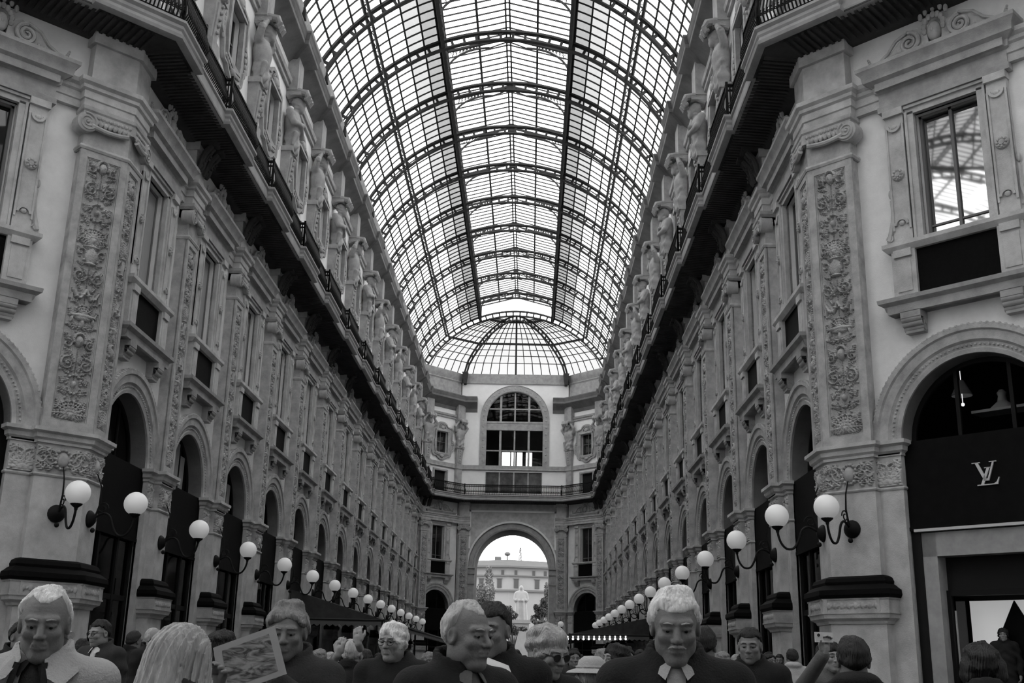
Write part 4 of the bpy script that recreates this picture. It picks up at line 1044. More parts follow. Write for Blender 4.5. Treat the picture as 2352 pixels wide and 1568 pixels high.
# raised ridge lantern
LX, LE, LRZ = 3.02, 30.75, 31.55
def make_lantern():
    t = thing('ridge_lantern', 'x', 'skylight'); L = RS; yt = L*.5
    k = MB()
    for s in (-1, 1): k.quad((s*(LX+.25), 0, LE-.03), (0, 0, LRZ+.05), (0, L, LRZ+.05), (s*(LX+.25), L, LE-.03))
    obj('panes', k, LANTG, t, smooth=None)
    k = MB()
    for s in (-1, 1):
        for q in range(9): k.bar((s*(LX+.2), L*q/9, LE-.03), (0, L*q/9, LRZ+.02), .05, .06)
        k.bar((s*1.45, 0, LE+.40), (s*1.45, L, LE+.40), .11, .10); k.bar((s*.10, 0, LRZ-.02), (s*.10, L, LRZ-.02), .08, .09)
    obj('glazing_bars', k, GBAR, t)
    k = MB()
    for s in (-1, 1):
        k.bar((s*LX, 0, LE-.05), (s*LX, L, LE-.05), .07, .10); k.bar((s*LX, 0, LE-.5), (s*LX, L, LE-.5), .05, .06)
        for q in range(5): k.bar((s*LX, L*(q+.5)/5, 29.6), (s*LX, L*(q+.5)/5, LE), .05)
        obj('side_rail', k, ROOFIRON, t); k = MB()
    k = MB()
    for s in (-1, 1):
        k.bar((s*LX, yt, LE-.08), (0, yt, LRZ-.08), .09, .12); k.bar((s*LX, yt, 29.5), (s*LX, yt, LE), .10, .10)
        arc = [(s*(LX-2.1+2.1*math.cos(a)), yt, 29.45+1.45*math.sin(a)) for a in np.linspace(0, math.pi/2, 14)]
        for u, v in zip(arc, arc[1:]): k.bar(u, v, .08, .08)
        k.bar(arc[-1], (0, yt, LRZ-.28), .05, .05)
        rs = np.random.RandomState(2)
        for q in range(1, 9):      # fret between arc and rafter
            x0 = LX-.12-.17*q; z0 = 29.45+1.45*math.sin(math.acos(max(-1, min(1, (x0-LX+2.1)/2.1)))); z1 = LE-.1+(LRZ-LE)*(LX-x0)/LX
            if z1-z0 > .06:
                k.bar((s*x0, yt, z0), (s*x0, yt, z1), .022); k.tube([(s*(x0+.09+.07*math.cos(a)), yt, (z0+z1)/2+.1*math.sin(a)) for a in np.linspace(0, 2*math.pi, 9)], .013, 4, False)
                k.tube([(s*(x0+.09+.05*math.cos(a)), yt, z1-.12+.06*math.sin(a)) for a in np.linspace(0, 2*math.pi, 9)], .013, 4, False)
    k.box(-.2, .2, yt-.06, yt+.06, LRZ-.35, LRZ-.05); obj('gable_truss', k, ROOFIRON, t)
    return reg(t)
LT = make_lantern()
for i, y in enumerate(RY[:-1]):
    lab = f'raised gabled ridge skylight with fretted brackets, {ORD[i] if i else "first"} bay from the viewer end'
    if i == 0: LT.location = (0, y, 0); LT['label'] = lab; LT['group'] = 'ridge lantern bays'
    else: dup(LT, (0, y, 0), 0, lab, 'ridge lantern bays')
k = MB()                                               # last gable, closing the lantern over the far dome
for s in (-1, 1): k.bar((s*LX, RY[-1], LE), (0, RY[-1], LRZ), .07, .1); k.bar((s*LX, RY[-1], 29.4), (s*LX, RY[-1], LE), .1)
tag(obj('gable_frame', k, ROOFIRON), 'open iron gable closing the ridge skylight above the far dome', 'iron frame')

# ---------------------------------------------------------------- half dome at the far end
DB = 25.35; APX = Vector((0, RY[-1]+.1, 29.95))
def dz(t): return .5*math.sqrt(max(0, 1-(1-t)**2))+.5*math.sin(math.pi/2*t)
def dpt(base, t, lift=0): return Vector((base[0]*(1-t)+APX.x*t, base[1]*(1-t)+APX.y*t, DB+(APX.z-DB)*dz(t)+lift))
BASES = [(-7.75, 88.7), (-4.45, 91.25), (0, 91.25), (4.45, 91.25), (7.75, 88.7)]
ts = np.linspace(0, 1, 15)
for bi, nm in ((1, 'left'), (3, 'right'), (2, 'middle')):
    t = thing('dome_rib', f'{"latticed curved rib" if bi != 2 else "slim straight-seeming rib"} of the far half dome, {nm} one of the three', 'iron arch', (0, 0, 0), 0, 'dome ribs')
    k = MB(); b0 = BASES[bi]; P = [dpt(b0, q) for q in ts]
    if bi != 2:
        inner = [Vector((p.x*.97, p.y-.35*(1-q*.6), p.z-.42)) for p, q in zip(P, ts)]
        for A in (P, inner):
            for u, v in zip(A, A[1:]): k.bar(u, v, .14, .10)
        for u, v in zip(P, inner): k.bar(u, v, .12, .08, (0, 1, 0))
        obj('lattice', k, ROOFIRON, t); k = MB(); p = inner[0]; k.extr([(p.x-.25, p.z+.5), (p.x+.25, p.z+.5), (p.x+.12, p.z-.5), (p.x-.12, p.z-.5)], p.y-.25, p.y+.5); obj('foot', k, ROOFIRON, t)
    else:
        for u, v in zip(P, P[1:]): k.bar(u, v, .16, .14)
        obj('chords', k, ROOFIRON, t)
names = ['left slanting', 'left front', 'right front', 'right slanting']
for j in range(4):
    t = thing('dome_glazing', f'glazed {names[j]} face of the far half dome', 'glass roof', (0, 0, 0), 0, 'dome faces'); a, b = BASES[j], BASES[j+1]
    k = MB()
    for q, r in zip(ts, ts[1:]): k.quad(dpt(a, q, .05), dpt(b, q, .05), dpt(b, r, .05), dpt(a, r, .05))
    obj('panes', k, DOMEG, t, smooth=None)
    k = MB()
    for q in (.06, .13, .2, .28, .36, .45, .55, .7): k.bar(dpt(a, q), dpt(b, q), .06 if q not in (.28, .7) else .12, .05 if q not in (.28, .7) else .16)
    for q in range(1, 6):
        m = (a[0]+(b[0]-a[0])*q/6, a[1]+(b[1]-a[1])*q/6); P = [dpt(m, r) for r in ts[:12]]
        for u, v in zip(P, P[1:]): k.bar(u, v, .05, .055)
    obj('glazing_bars', k, GBAR, t)

# ---------------------------------------------------------------- far end wall with the exit arch
EW = 91.3; PA, PZ, PR = 3.05, 9.15, 3.72; WA, WZ, WR, WB = 2.38, 21.5, 2.92, 17.5
k = MB(); hw = 4.55; n = 32
def arch_fill(b, r, cz, top, y, dep, base):
    for s in (-1, 1):
        b.quad((s*hw, y, base), (s*r, y, base), (s*r, y, cz), (s*hw, y, cz)); b.quad((s*hw, y, cz), (s*r, y, cz), (s*r, y, top), (s*hw, y, top))
        b.quad((s*r, y, base), (s*r, y+dep, base), (s*r, y+dep, cz), (s*r, y, cz))
    for i in range(n):
        a, c = math.pi*i/n, math.pi*(i+1)/n; p, q = (r*math.cos(a), cz+r*math.sin(a)), (r*math.cos(c), cz+r*math.sin(c))
        b.quad((p[0], y, p[1]), (q[0], y, q[1]), (q[0], y, top), (p[0], y, top)); b.quad((p[0], y, p[1]), (q[0], y, q[1]), (q[0], y+dep, q[1]), (p[0], y+dep, p[1]))
arch_fill(k, PA, PZ, 14.8, EW, .25, 0); struct('wall_far', k, STONE)
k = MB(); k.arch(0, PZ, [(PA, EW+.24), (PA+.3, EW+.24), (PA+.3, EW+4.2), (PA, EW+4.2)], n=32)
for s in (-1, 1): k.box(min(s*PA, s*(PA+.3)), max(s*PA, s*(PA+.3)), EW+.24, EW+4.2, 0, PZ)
struct('wall_far_passage', k, PASSAGE)
k = MB(); arch_fill(k, WA, WZ, 24.55, EW, .35, WB); 
k.quad((-hw, EW, 14.8), (hw, EW, 14.8), (hw, EW, 15.2), (-hw, EW, 15.2)); k.quad((-hw, EW, 16.95), (hw, EW, 16.95), (hw, EW, WB), (-hw, EW, WB))
for s in (-1, 1): k.quad((s*hw, EW, 15.2), (s*WA, EW, 15.2), (s*WA, EW, 16.95), (s*hw, EW, 16.95))
struct('wall_far_upper', k, UPLASTER)
k = MB(); k.box(-4.3, 4.3, EW-.12, EW+.4, 24.55, 25.4); struct('trim_9', k, UTRIM)
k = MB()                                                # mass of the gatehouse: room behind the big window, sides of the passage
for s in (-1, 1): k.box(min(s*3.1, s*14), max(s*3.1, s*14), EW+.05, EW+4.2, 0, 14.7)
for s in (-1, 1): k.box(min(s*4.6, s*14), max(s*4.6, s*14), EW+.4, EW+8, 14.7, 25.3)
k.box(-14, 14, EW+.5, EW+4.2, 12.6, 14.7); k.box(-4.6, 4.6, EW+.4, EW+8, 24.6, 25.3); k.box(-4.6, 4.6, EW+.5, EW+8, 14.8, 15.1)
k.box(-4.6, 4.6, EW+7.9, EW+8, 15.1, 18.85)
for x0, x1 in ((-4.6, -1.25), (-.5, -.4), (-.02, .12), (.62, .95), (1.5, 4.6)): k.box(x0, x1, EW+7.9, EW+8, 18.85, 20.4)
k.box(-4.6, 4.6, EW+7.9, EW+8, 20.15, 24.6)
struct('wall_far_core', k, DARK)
t = thing('exit_archivolt', 'moulded stone surround of the great exit arch to the piazza', 'archway')
k = MB(); k.arch(0, PZ, [(PA, EW+.05), (PA, EW-.1), (PA+.12, EW-.14), (PA+.16, EW-.08), (PA+.45, EW-.1), (PA+.5, EW-.2), (PR-.14, EW-.18), (PR-.14, EW+.05)], n=44); obj('archivolt', k, UTRIM, t)
k = MB(); k.arch(0, PZ, [(PR-.14, EW+.05), (PR-.14, EW-.24), (PR, EW-.24), (PR, EW+.05)], n=44); obj('outer_band', k, UPLASTER, t)
for s in (-1, 1):
    x0, x1 = sorted((s*PA, s*(PA+.6))); k = MB(); k.box(x0, x1, EW-.12, EW+.1, 0, PZ); 
    for z0, z1, d in ((8.55, 8.75, .2), (8.75, 9.0, .14), (9.0, 9.15, .24), (7.75, 7.9, .18)): k.box(x0-.04, x1+.04, EW-d, EW+.1, z0, z1)
    obj('jamb', k, UTRIM, t)
k = MB()
for s in (-1, 1): k.box(min(s*3.45, s*3.6), max(s*3.45, s*3.6), EW-.07, EW, 10.6, 13.75)
k.box(-3.6, 3.6, EW-.07, EW, 13.6, 13.75); obj('panel_moulding', k, UPLASTER, t)
t = thing('arched_window', 'great round-headed window above the far balcony with pale mullions', 'window'); t['kind'] = 'thing'
k = MB(); k.arch(0, WZ, [(WA, EW+.1), (WA, EW-.05), (WA+.06, EW-.09), (WA+.48, EW-.09), (WR, EW-.14), (WR, EW+.02)], n=44)
for s in (-1, 1): k.box(min(s*WA, s*WR), max(s*WA, s*WR), EW-.09, EW+.1, WB, WZ)
for i in range(17):
    a = math.pi*(i+.5)/17; k.sph(((WA+.27)*math.cos(a), EW-.1, WZ+(WA+.27)*math.sin(a)), .08, 8, (1, .4, 1))
for s in (-1, 1):
    for q in range(7): k.sph((s*(WA+.27), EW-.1, WB+.4+q*.58), .08, 8, (1, .4, 1))
obj('surround', k, UTRIM, t)
k = MB()
for x, wd in ((-1.2, .09), (0, .06), (1.2, .09)): k.box(x-wd, x+wd, EW+.1, EW+.26, WB, WZ+math.sqrt(WA*WA-x*x)-.02)
k.box(-WA, WA, EW+.04, EW+.28, 20.55, 21.3); k.box(-WA, WA, EW, EW+.3, 21.15, 21.3); k.box(-WA, WA, EW+.12, EW+.24, 22.35, 22.45); k.box(-WA, WA, EW+.12, EW+.24, 18.75, 18.85); obj('mullions', k, UTRIM, t)
g = MB(); arc = [(WA*math.cos(math.pi*i/n), WZ+WA*math.sin(math.pi*i/n)) for i in range(n+1)]+[(-WA, WB), (WA, WB)]
g.add([(x, EW+.2, z) for x, z in arc], [tuple(range(len(arc)))]); obj('pane', g, SEEPANE, t, smooth=None)
t = thing('mezzanine_window', 'dark low glazed strip below the great window, behind the balcony railing', 'window'); t['kind'] = 'thing'
k = MB().box(-WA, WA, EW+.15, EW+.2, 15.2, 16.95); obj('pane', k, mat('streaky_dark_glass', .06, .1, .9, 1.2, spec=.6), t)
k = MB()
for x in (-WA, -1.2, 0, 1.2, WA): k.box(x-.06, x+.06, EW+.05, EW+.2, 15.2, 16.95)
obj('frame', k, UTRIM, t)

# ---------------------------------------------------------------- octagon around the viewer
k = MB(); cxo, cyo = 0, YN-18
ring_ = [(7.45, 18), (18, 7.45), (18, -7.45), (7.45, -18), (-7.45, -18), (-18, -7.45), (-18, 7.45), (-7.45, 18)]
for i in range(1, 6):
    a, b = ring_[i], ring_[i+1]
    if i == 5:
        for sg_ in (-1, 1): k.quad((-18.3, sg_*7.5+cyo, 0), (-60, sg_*7.5+cyo, 0), (-60, sg_*7.5+cyo, 25), (-18.3, sg_*7.5+cyo, 25))
        continue
    if i in (1, 3): k.quad((a[0]*1.02, a[1]+cyo, 0), (b[0]*1.02, b[1]+cyo, 0), (b[0]*1.02, b[1]+cyo, 26), (a[0]*1.02, a[1]+cyo, 26))
    else: k.quad((a[0], a[1]+cyo, 0), (b[0], b[1]+cyo, 0), (b[0], b[1]+cyo, 26), (a[0], a[1]+cyo, 26))
struct('wall_back', k, PLASTER)
SA = Matrix.Translation((-12.0, YN-18, 0)) @ Matrix.Rotation(R_(90), 4, 'Z')      # glazed vault of the arm on the left, seen in the corner window's glass
for nm, parts in (('ceiling_side_arm_ribs', ('lattice', 'glazing_bars')), ('ceiling_side_arm', ('panes',))):
    k = MB()
    for j in range(9):
        T = SA @ Matrix.Translation((0, RS*(j+1), 0))
        for src in (RIB, GZ, LT):
            for c in KIDS[src.name]:
                if c.name.split('.')[0] in parts:
                    me = c.data; k.add([tuple(T @ v.co) for v in me.vertices], [tuple(p.vertices) for p in me.polygons])
    struct(nm, k, GBAR if 'ribs' in nm else ROOFG, None)
k = MB()
for i in range(8):
    a, b = ring_[i], ring_[(i+1) % 8]; P = lambda p, q, z: (p[0]*q, p[1]*q+cyo, z)
    q0 = MB()
    for (r0, z0), (r1, z1) in (((1.03, 24.5), (.9, 31)), ((.9, 31), (.62, 37)), ((.62, 37), (.2, 40.5)), ((.2, 40.5), (.001, 41))): k.quad(P(a, r0, z0), P(b, r0, z0), P(b, r1, z1), P(a, r1, z1))
struct('ceiling_dome', k, OCTG, None)
k = MB()
for i in range(8):
    a, b = ring_[i], ring_[(i+1) % 8]; prof_ = [(1.03, 24.5), (.98, 28), (.9, 31), (.77, 34.3), (.62, 37), (.4, 39.2), (.2, 40.5)]
    for (r0, z0), (r1, z1) in zip(prof_, prof_[1:]): k.bar(P(a, r0, z0), P(a, r1, z1), .3, .4)
    for r0, z0 in prof_: k.bar(P(a, r0, z0), P(b, r0, z0), .14, .14)
    for q in range(1, 16):
        m = (a[0]+(b[0]-a[0])*q/16, a[1]+(b[1]-a[1])*q/16)
        for (r0, z0), (r1, z1) in zip(prof_, prof_[1:]): k.bar(P(m, r0, z0), P(m, r1, z1), .05)
struct('ceiling_dome_ribs', k, ROOFIRON)
k = MB(); Rr = RY[0]
for s in (-1, 1): k.quad((s*8.1, YN-.3, 25), (s*7.4, YN-.3, 25), (s*7.4, YN-.3, 25.4), (s*8.1, YN-.3, 25.4))
struct('trim_10', k, UTRIM)

# ---------------------------------------------------------------- piazza seen through the exit arch
BW, BR, BT = mat('white_render', .19, .9, .06, .3), mat('grey_roof', .045, .9, .15, .5), mat('grey_trim', .09, .9)
GLD = mat('dim_window', .025, .3)
b0 = at(1180, 1300, 200); zof = lambda py, y: at(1183, py, y).z
bd = thing('palace', 'pale palace across the piazza with low roof and string courses', 'building', (0, 0, 0))
y1 = 195.0; k = MB(); ang = R_(4)
def BX(px): return at(px, 1330, y1).x
zt, zr, z2, z3 = zof(1301, y1), zof(1282, y1), zof(1322, y1), zof(1356, y1)
cxn = BX(1168)
def bent(b, px0, px1, z0, z1, dy0, dy1):
    """a strip of the facade, which turns a shallow corner at pixel column 1168"""
    for u, v in ((px0, min(px1, 1168)), (max(px0, 1168), px1)):
        if v <= u: continue
        xa, xb = BX(u), BX(v); f = lambda x: y1+.20*abs(x-cxn)
        b.add([(x, f(x)+d, z) for z in (z0, z1) for x, d in ((xa, dy0), (xb, dy0), (xb, dy1), (xa, dy1))], [(0, 3, 2, 1), (4, 5, 6, 7), (0, 1, 5, 4), (1, 2, 6, 5), (2, 3, 7, 6), (3, 0, 4, 7)])
bent(k, 1000, 1360, 0, zt, 0, 12); obj('wall', k, BW, bd)
k = MB(); xa, xc, xb = BX(1000), cxn, BX(1360); f = lambda x: y1+.20*abs(x-cxn)
k.add([(xa, f(xa)-.8, zt), (xc, f(xc)-.8, zt), (xb, f(xb)-.8, zt), (xa, f(xa)+6, zr), (xc, f(xc)+6, zr+.3), (xb, f(xb)+6, zr), (xa, f(xa)+13, zt), (xb, f(xb)+13, zt)], [(0, 1, 4, 3), (1, 2, 5, 4), (3, 4, 5, 7, 6)]); obj('roof', k, BR, bd)
for za, zb, d in ((zt-.2, zt+.1, -.9), (z2-.10, z2+.12, -.4), (z3-.18, z3+.15, -.4)):
    k = MB(); bent(k, 1000, 1360, za, zb, d, .1); obj('string_course', k, BT, bd)
for px in (1105, 1147, 1186, 1234, 1275):
    k = MB(); bent(k, px-5, px+5, z3+.45, z2-.55, -.12, .1); o = obj('window', k, GLD, bd)
    k = MB(); bent(k, px-6.5, px+6.5, z2-.53, z2-.42, -.25, .1); obj('window_hood', k, BT, o)
for px in (1125, 1154, 1185, 1226, 1253): k = MB(); bent(k, px-3, px+3, zt-1.6, zt-.6, -.12, .1); obj('attic_window', k, GLD, bd)
k = MB(); x0 = BX(1132); k.box(x0, x0+1.1, y1+8, y1+11, zr-1, zr+1.0); obj('chimney', k, BT, bd)
k = MB(); x0 = BX(1162); k.tube([(x0, y1+8, zr-1), (x0, y1+8, zr+1.2)], .12, 6); k.sph((x0, y1+8, zr+1.5), .55, 10, (1, 1, .7)); obj('dish', k, BT, bd)
tr = thing('lattice_mast', 'faint lattice mast on the palace roof', 'mast', (BX(1193), y1+9, zr-1.2)); k = MB()
for s in ((-.3, 0), (.3, 0), (0, .4)): k.bar((*s, 0), (s[0]*.4, s[1], zof(1245, y1)-zr+1.2), .10)
nq = int((zof(1245, y1)-zr+1.2)/.6)
for q in range(nq): k.bar((-.28+.015*q, 0, q*.6), (.28-.015*q, 0, q*.6+.6), .08)
obj('lattice', k, BR, tr)
# monument
MS = mat('pale_marble', .21, .7, .08, 2)
mo = thing('monument', 'pale marble figure in a long robe on a stepped plinth out in the piazza', 'statue', (at(1196, 1420, 128).x, 128, 0))
zb, ztp = at(1196, 1424, 128).z, at(1196, 1345, 128).z; hh = ztp-zb
def statue(X, Y, Z):
    d = cap(X, Y, Z, (0, 0, 0), (0, 0, hh*.55), hh*.20, hh*.15); d = smin(d, ell(X, Y, Z, (0, 0, hh*.66), (hh*.17, hh*.12, hh*.2)), .3); d = smin(d, cap(X, Y, Z, (-hh*.11, 0, hh*.8), (hh*.11, 0, hh*.8), hh*.055), .2)
    d = smin(d, ell(X, Y, Z, (0, -.05, hh*.93), (hh*.062, hh*.07, hh*.085)), .15)
    for s in (-1, 1): d = smin(d, cap(X, Y, Z, (s*hh*.16, 0, hh*.77), (s*hh*.19, -.1, hh*.58), hh*.05, hh*.045), .1); d = smin(d, cap(X, Y, Z, (s*hh*.19, -.1, hh*.58), (s*hh*.03, -hh*.15, hh*.56), hh*.045, hh*.03), .1)
    return d+.05*np.sin(14*X/hh*4+3*Z/hh)*(Z < hh*.6)
b = MB(); addnet(b, sdf_mesh(statue, (-hh*.3, -hh*.3, -.05), (hh*.3, hh*.3, hh*1.05), hh/40), Matrix.Translation((0, 0, zb))); obj('robed_figure', b, MS, mo, smooth=180)
k = MB()
for w_, z0, z1 in ((1.1, zb-.35, zb), (.95, zb-2.6, zb-.35), (1.3, zb-3.0, zb-2.6), (2.2, 0, zb-3.0)): k.box(-w_, w_, -w_, w_, max(0, z0), z1)
obj('plinth', k, MS, mo)
# trees: one crown mesh of many leaf quads on a branching trunk
LEAF = [mat('foliage_mid', .12, .8, .3, 1), mat('foliage_dark', .07, .8, .3, 1)]
BARK = mat('bark', .08, .9)
def tree(px, py, y, rx, rz, lab, m, n, seed):
    c = at(px, py, y); t = thing('tree', lab, 'tree', (c.x, y, 0), 0, 'trees in the piazza'); rs = np.random.RandomState(seed); k = MB()
    k.tube([(0, 0, 0), (.1, 0, c.z*.5), (-.1, 0, c.z)], [.22, .17, .08], 8)
    for q in range(7):
        a = rs.uniform(0, 6.28); k.tube([(0, 0, c.z*.55), (rx*.4*math.cos(a), rx*.3*math.sin(a), c.z*.8), (rx*.75*math.cos(a), rx*.6*math.sin(a), c.z+rs.uniform(-.4, .5)*rz)], [.09, .06, .02], 6)
    obj('trunk', k, BARK, t); k = MB(); cl = [(rs.normal(0, .42, 3), rs.uniform(.25, .5)) for _ in range(16)]
    for _ in range(int(n*2.6)):
        cc, r = cl[rs.randint(16)]; v = rs.normal(0, 1, 3); v /= np.linalg.norm(v); p = cc+v*r*rs.uniform(.6, 1.05)
        p = Vector((p[0]*rx, p[1]*rx, c.z+p[2]*rz)); u = Vector(rs.normal(0, 1, 3)).normalized()*.075; w_ = Vector(rs.normal(0, 1, 3)).normalized()*.05
        k.quad(p-u-w_, p+u-w_, p+u+w_, p-u+w_)
    obj('crown', k, m, t, smooth=None)
tree(1108, 1378, 122, 1.25, 3.0, 'tall leafy tree left of the monument, against the arch jamb', LEAF[0], 2600, 1)
tree(1146, 1406, 118, 1.5, 1.1, 'dark spreading bush tree left of the monument plinth', LEAF[1], 2200, 2)
tree(1262, 1385, 124, .7, 2.4, 'slim leafy tree right of the monument, against the arch jamb', LEAF[0], 2000, 3)
tree(1246, 1405, 118, .9, 1.1, 'dark low tree right of the monument plinth', LEAF[1], 1800, 4)
tree(1244, 1442, 112, 1.4, .8, 'low shrub in front of the monument, right of its plinth', LEAF[1], 1500, 5)
tree(1178, 1446, 112, 1.0, .5, 'low shrub in front of the monument plinth', LEAF[0], 1200, 6)

# ---------------------------------------------------------------- cafe awnings
def awning(name, x0, x1, z0, z1, ya, yb, lab):
    t = thing('cafe_awning', lab, 'awning', (0, 0, 0), 0, 'cafe awnings'); k = MB(); n = 14
    for i in range(n):
        a, b = i/n, (i+1)/n; za, zb_ = z0+(z1-z0)*a-.12*math.sin(math.pi*a), z0+(z1-z0)*b-.12*math.sin(math.pi*b)
        k.quad((x0+(x1-x0)*a, ya, za), (x0+(x1-x0)*b, ya, zb_), (x0+(x1-x0)*b, yb, zb_), (x0+(x1-x0)*a, yb, za))
    k.add([(x0, ya, z0), (x1, ya, z1), (x0, ya, z1-.05)], [(0, 1, 2)]); obj('canopy', k, CANVAS, t)
    k = MB(); s = 1 if x1 > x0 else -1; nn = int(abs(x1-x0)/.22)
    for i in range(nn):
        xa, xb = x0+(x1-x0)*i/nn, x0+(x1-x0)*(i+1)/nn; xm = (xa+xb)/2
        k.add([(xa, ya-.02, z1+.02), (xb, ya-.02, z1+.02), (xb, ya-.03, z1-.18), (xm, ya-.03, z1-.26), (xa, ya-.03, z1-.18)], [(0, 1, 2, 3, 4)])
    ny = int((yb-ya)/.5)
    for i in range(ny):
        u, v = ya+(yb-ya)*i/ny, ya+(yb-ya)*(i+1)/ny
        k.add([(x1, u, z1+.02), (x1, v, z1+.02), (x1+.01*s, v, z1-.18), (x1+.01*s, (u+v)/2, z1-.26), (x1+.01*s, u, z1-.18)], [(0, 1, 2, 3, 4)])
    obj('valance', k, mat('awning_valance', .10, .9), t, smooth=None)
    k = MB(); k.bar((x1, ya, z1), (x1, yb, z1), .06); k.bar((x0, ya, z1-.03), (x1, ya, z1-.03), .06)
    for y in np.arange(ya, yb+.1, 6): k.tube([(x1-.05*s, y, 0), (x1-.05*s, y, z1)], .035, 8)
    obj('frame', k, IRON, t)
awning('l', -7.1, -3.7, 3.95, 2.95, 40.5, 84, 'dark cafe awning along the left arcade wall under the lamps')
awning('r', 7.1, 3.4, 3.75, 2.95, 53, 84, 'dark cafe awning along the right arcade wall, hung with lit bulbs')
BULBM = mesh('light_bulb', MB().sph((0, 0, 0), .05, 8).lathe([(.03, .06), (.03, .14)], (0, 0, 0), 6), BULB)
for i in range(12):
    p = at(1304+i*12.1, 1467, 52.9); tag(obj('light_bulb', BULBM, None, None, p), f'small lit bulb under the right awning edge, {ORD[i] if i else "first"} from the exit arch', 'light bulb', 'awning bulbs')
k = MB(); a, b = at(1295, 1463, 52.9), at(1445, 1463, 52.9); k.tube([a, b], .012, 5); tag(obj('bulb_wire', k, IRON), 'thin wire carrying the lit bulbs under the right awning', 'wire')
# ---------------------------------------------------------------- people
SKIN = mat('skin', .17, .6, .1, 25, .15, 120, spec=.2); SKIN2 = mat('pale_skin', .25, .55, .08, 25, .15, 120)
def hairmat(n, g): return mat(n, g, .6, .35, 20, .6, 90, stretch=(1, 1, .25))
HLIGHT = hairmat('light_grey_hair', .46)
HWHITE, HGREY, HDARK, HBLOND, HBROWN = hairmat('white_hair', .72), hairmat('grey_hair', .38), hairmat('dark_hair', .018), hairmat('blond_hair', .40), hairmat('light_brown_hair', .20)
CBLACK, CDARK, CMID, CLIGHT, CPALE = mat('black_wool', .014, .95, .3, 9, .3, 120), mat('dark_cloth', .03, .95, .3, 6, .3, 120), mat('grey_cloth', .11, .95, .25, 6, .3, 120), mat('light_cotton', .36, .95, .12, 5, .35, 110), mat('white_cloth', .62, .9, .1, 5)
EYEW, EYEB, GLS = mat('shaded_eye_white', .10, .3), mat('eye_dark', .012, .2), mat('spectacle_frame', .02, .4)  # eye whites darkened: the shade of the sockets is put into their colour
HC = 1.605; HY = -.02         # head centre: a little forward and sunk between the shoulders
def head_sdf(kind):
    old, fem = kind == 'old', kind == 'woman'
    def f(X, Y, Z):
        Z = Z-HC; A = np.abs(X)
        d = ell(X, Y, Z, (0, .018, .028), (.077, .096, .092))
        d = smin(d, ell(X, Y, Z, (0, -.032, -.038), (.054 if fem else .058, .062, .084)), .03)
        d = smin(d, ell(X, Y, Z, (0, -.066, -.098), (.024, .024, .020)), .022)
        d = smin(d, ell(A, Y, Z, (.044, .0, -.062), (.021 if fem else .025, .045, .035)), .025)
        d = smin(d, ell(A, Y, Z, (.041, -.062, -.022), (.024, .024, .021)), .018)
        d = smin(d, cap(A, Y, Z, (.012, -.083, .026), (.046, -.070, .026), .0125), .012)
        d = smax(d, -ell(A, Y, Z, (.031, -.098, .004), (.020, .020, .013)), .012)
        d = smin(d, np.sqrt((A-.031)**2+(Y+.074)**2+(Z-.003)**2)-.0125, .003)
        d = smin(d, cap(A, Y, Z, (.017, -.0850, .0100), (.045, -.0780, .0075), .0062), .004)
        d = smin(d, cap(X, Y, Z, (0, -.083, .018), (0, -.110, -.026), .0085, .0125), .010)
        d = smin(d, ell(A, Y, Z, (.0125, -.097, -.031), (.009, .011, .008)), .006)
        d = smax(d, -ell(A, Y, Z, (.007, -.106, -.039), (.004, .006, .004)), .003)
        d = smin(d, ell(X, Y, Z, (0, -.083, -.060), (.026, .016, .017)), .012)
        d = smin(d, cap(X, Y, Z, (-.020, -.090, -.0555), (.020, -.090, -.0555), .0052), .004); d = smin(d, cap(X, Y, Z, (-.016, -.090, -.0665), (.016, -.090, -.0665), .006), .004)
        d = smax(d, -cap(A, Y, Z, (0, -.102, -.061), (.025, -.092, -.062), .0032), .003)
        if old:
            d = smax(d, -cap(A, Y, Z, (.020, -.092, -.036), (.033, -.080, -.066), .003), .006); d = smin(d, ell(X, Y, Z, (0, -.045, -.105), (.035, .04, .022)), .02)
            for z in (.048, .060, .072): d = d+.0012*np.exp(-((Z-z-.003*np.cos(40*X))/.002)**2)*(Y < -.05)
        e = ell(A, Y, Z, (.079, .012, -.004), (.011, .022, .034)); e = smax(e, -ell(A, Y, Z, (.088, .006, .0), (.007, .012, .020)), .005); d = smin(d, e, .008)
        d = smin(d, cap(X, Y, Z, (0, .028, -.07), (0, .045, -.26), .050 if fem else .058, .062), .03)
        d = smin(d, ell(X, Y, Z, (0, -.012, -.165), (.018, .022, .03)), .02)
        return d
    return sdf_mesh(f, (-.105, -.135, HC-.27), (.105, .13, HC+.135), .0048)
def noise3(X, Y, Z, f): return (np.sin(f*X+1.3*np.sin(f*.7*Z))*np.sin(f*1.1*Y+.9*np.sin(f*.6*X))+np.sin(f*1.7*Z+f*.5*Y)*.5)
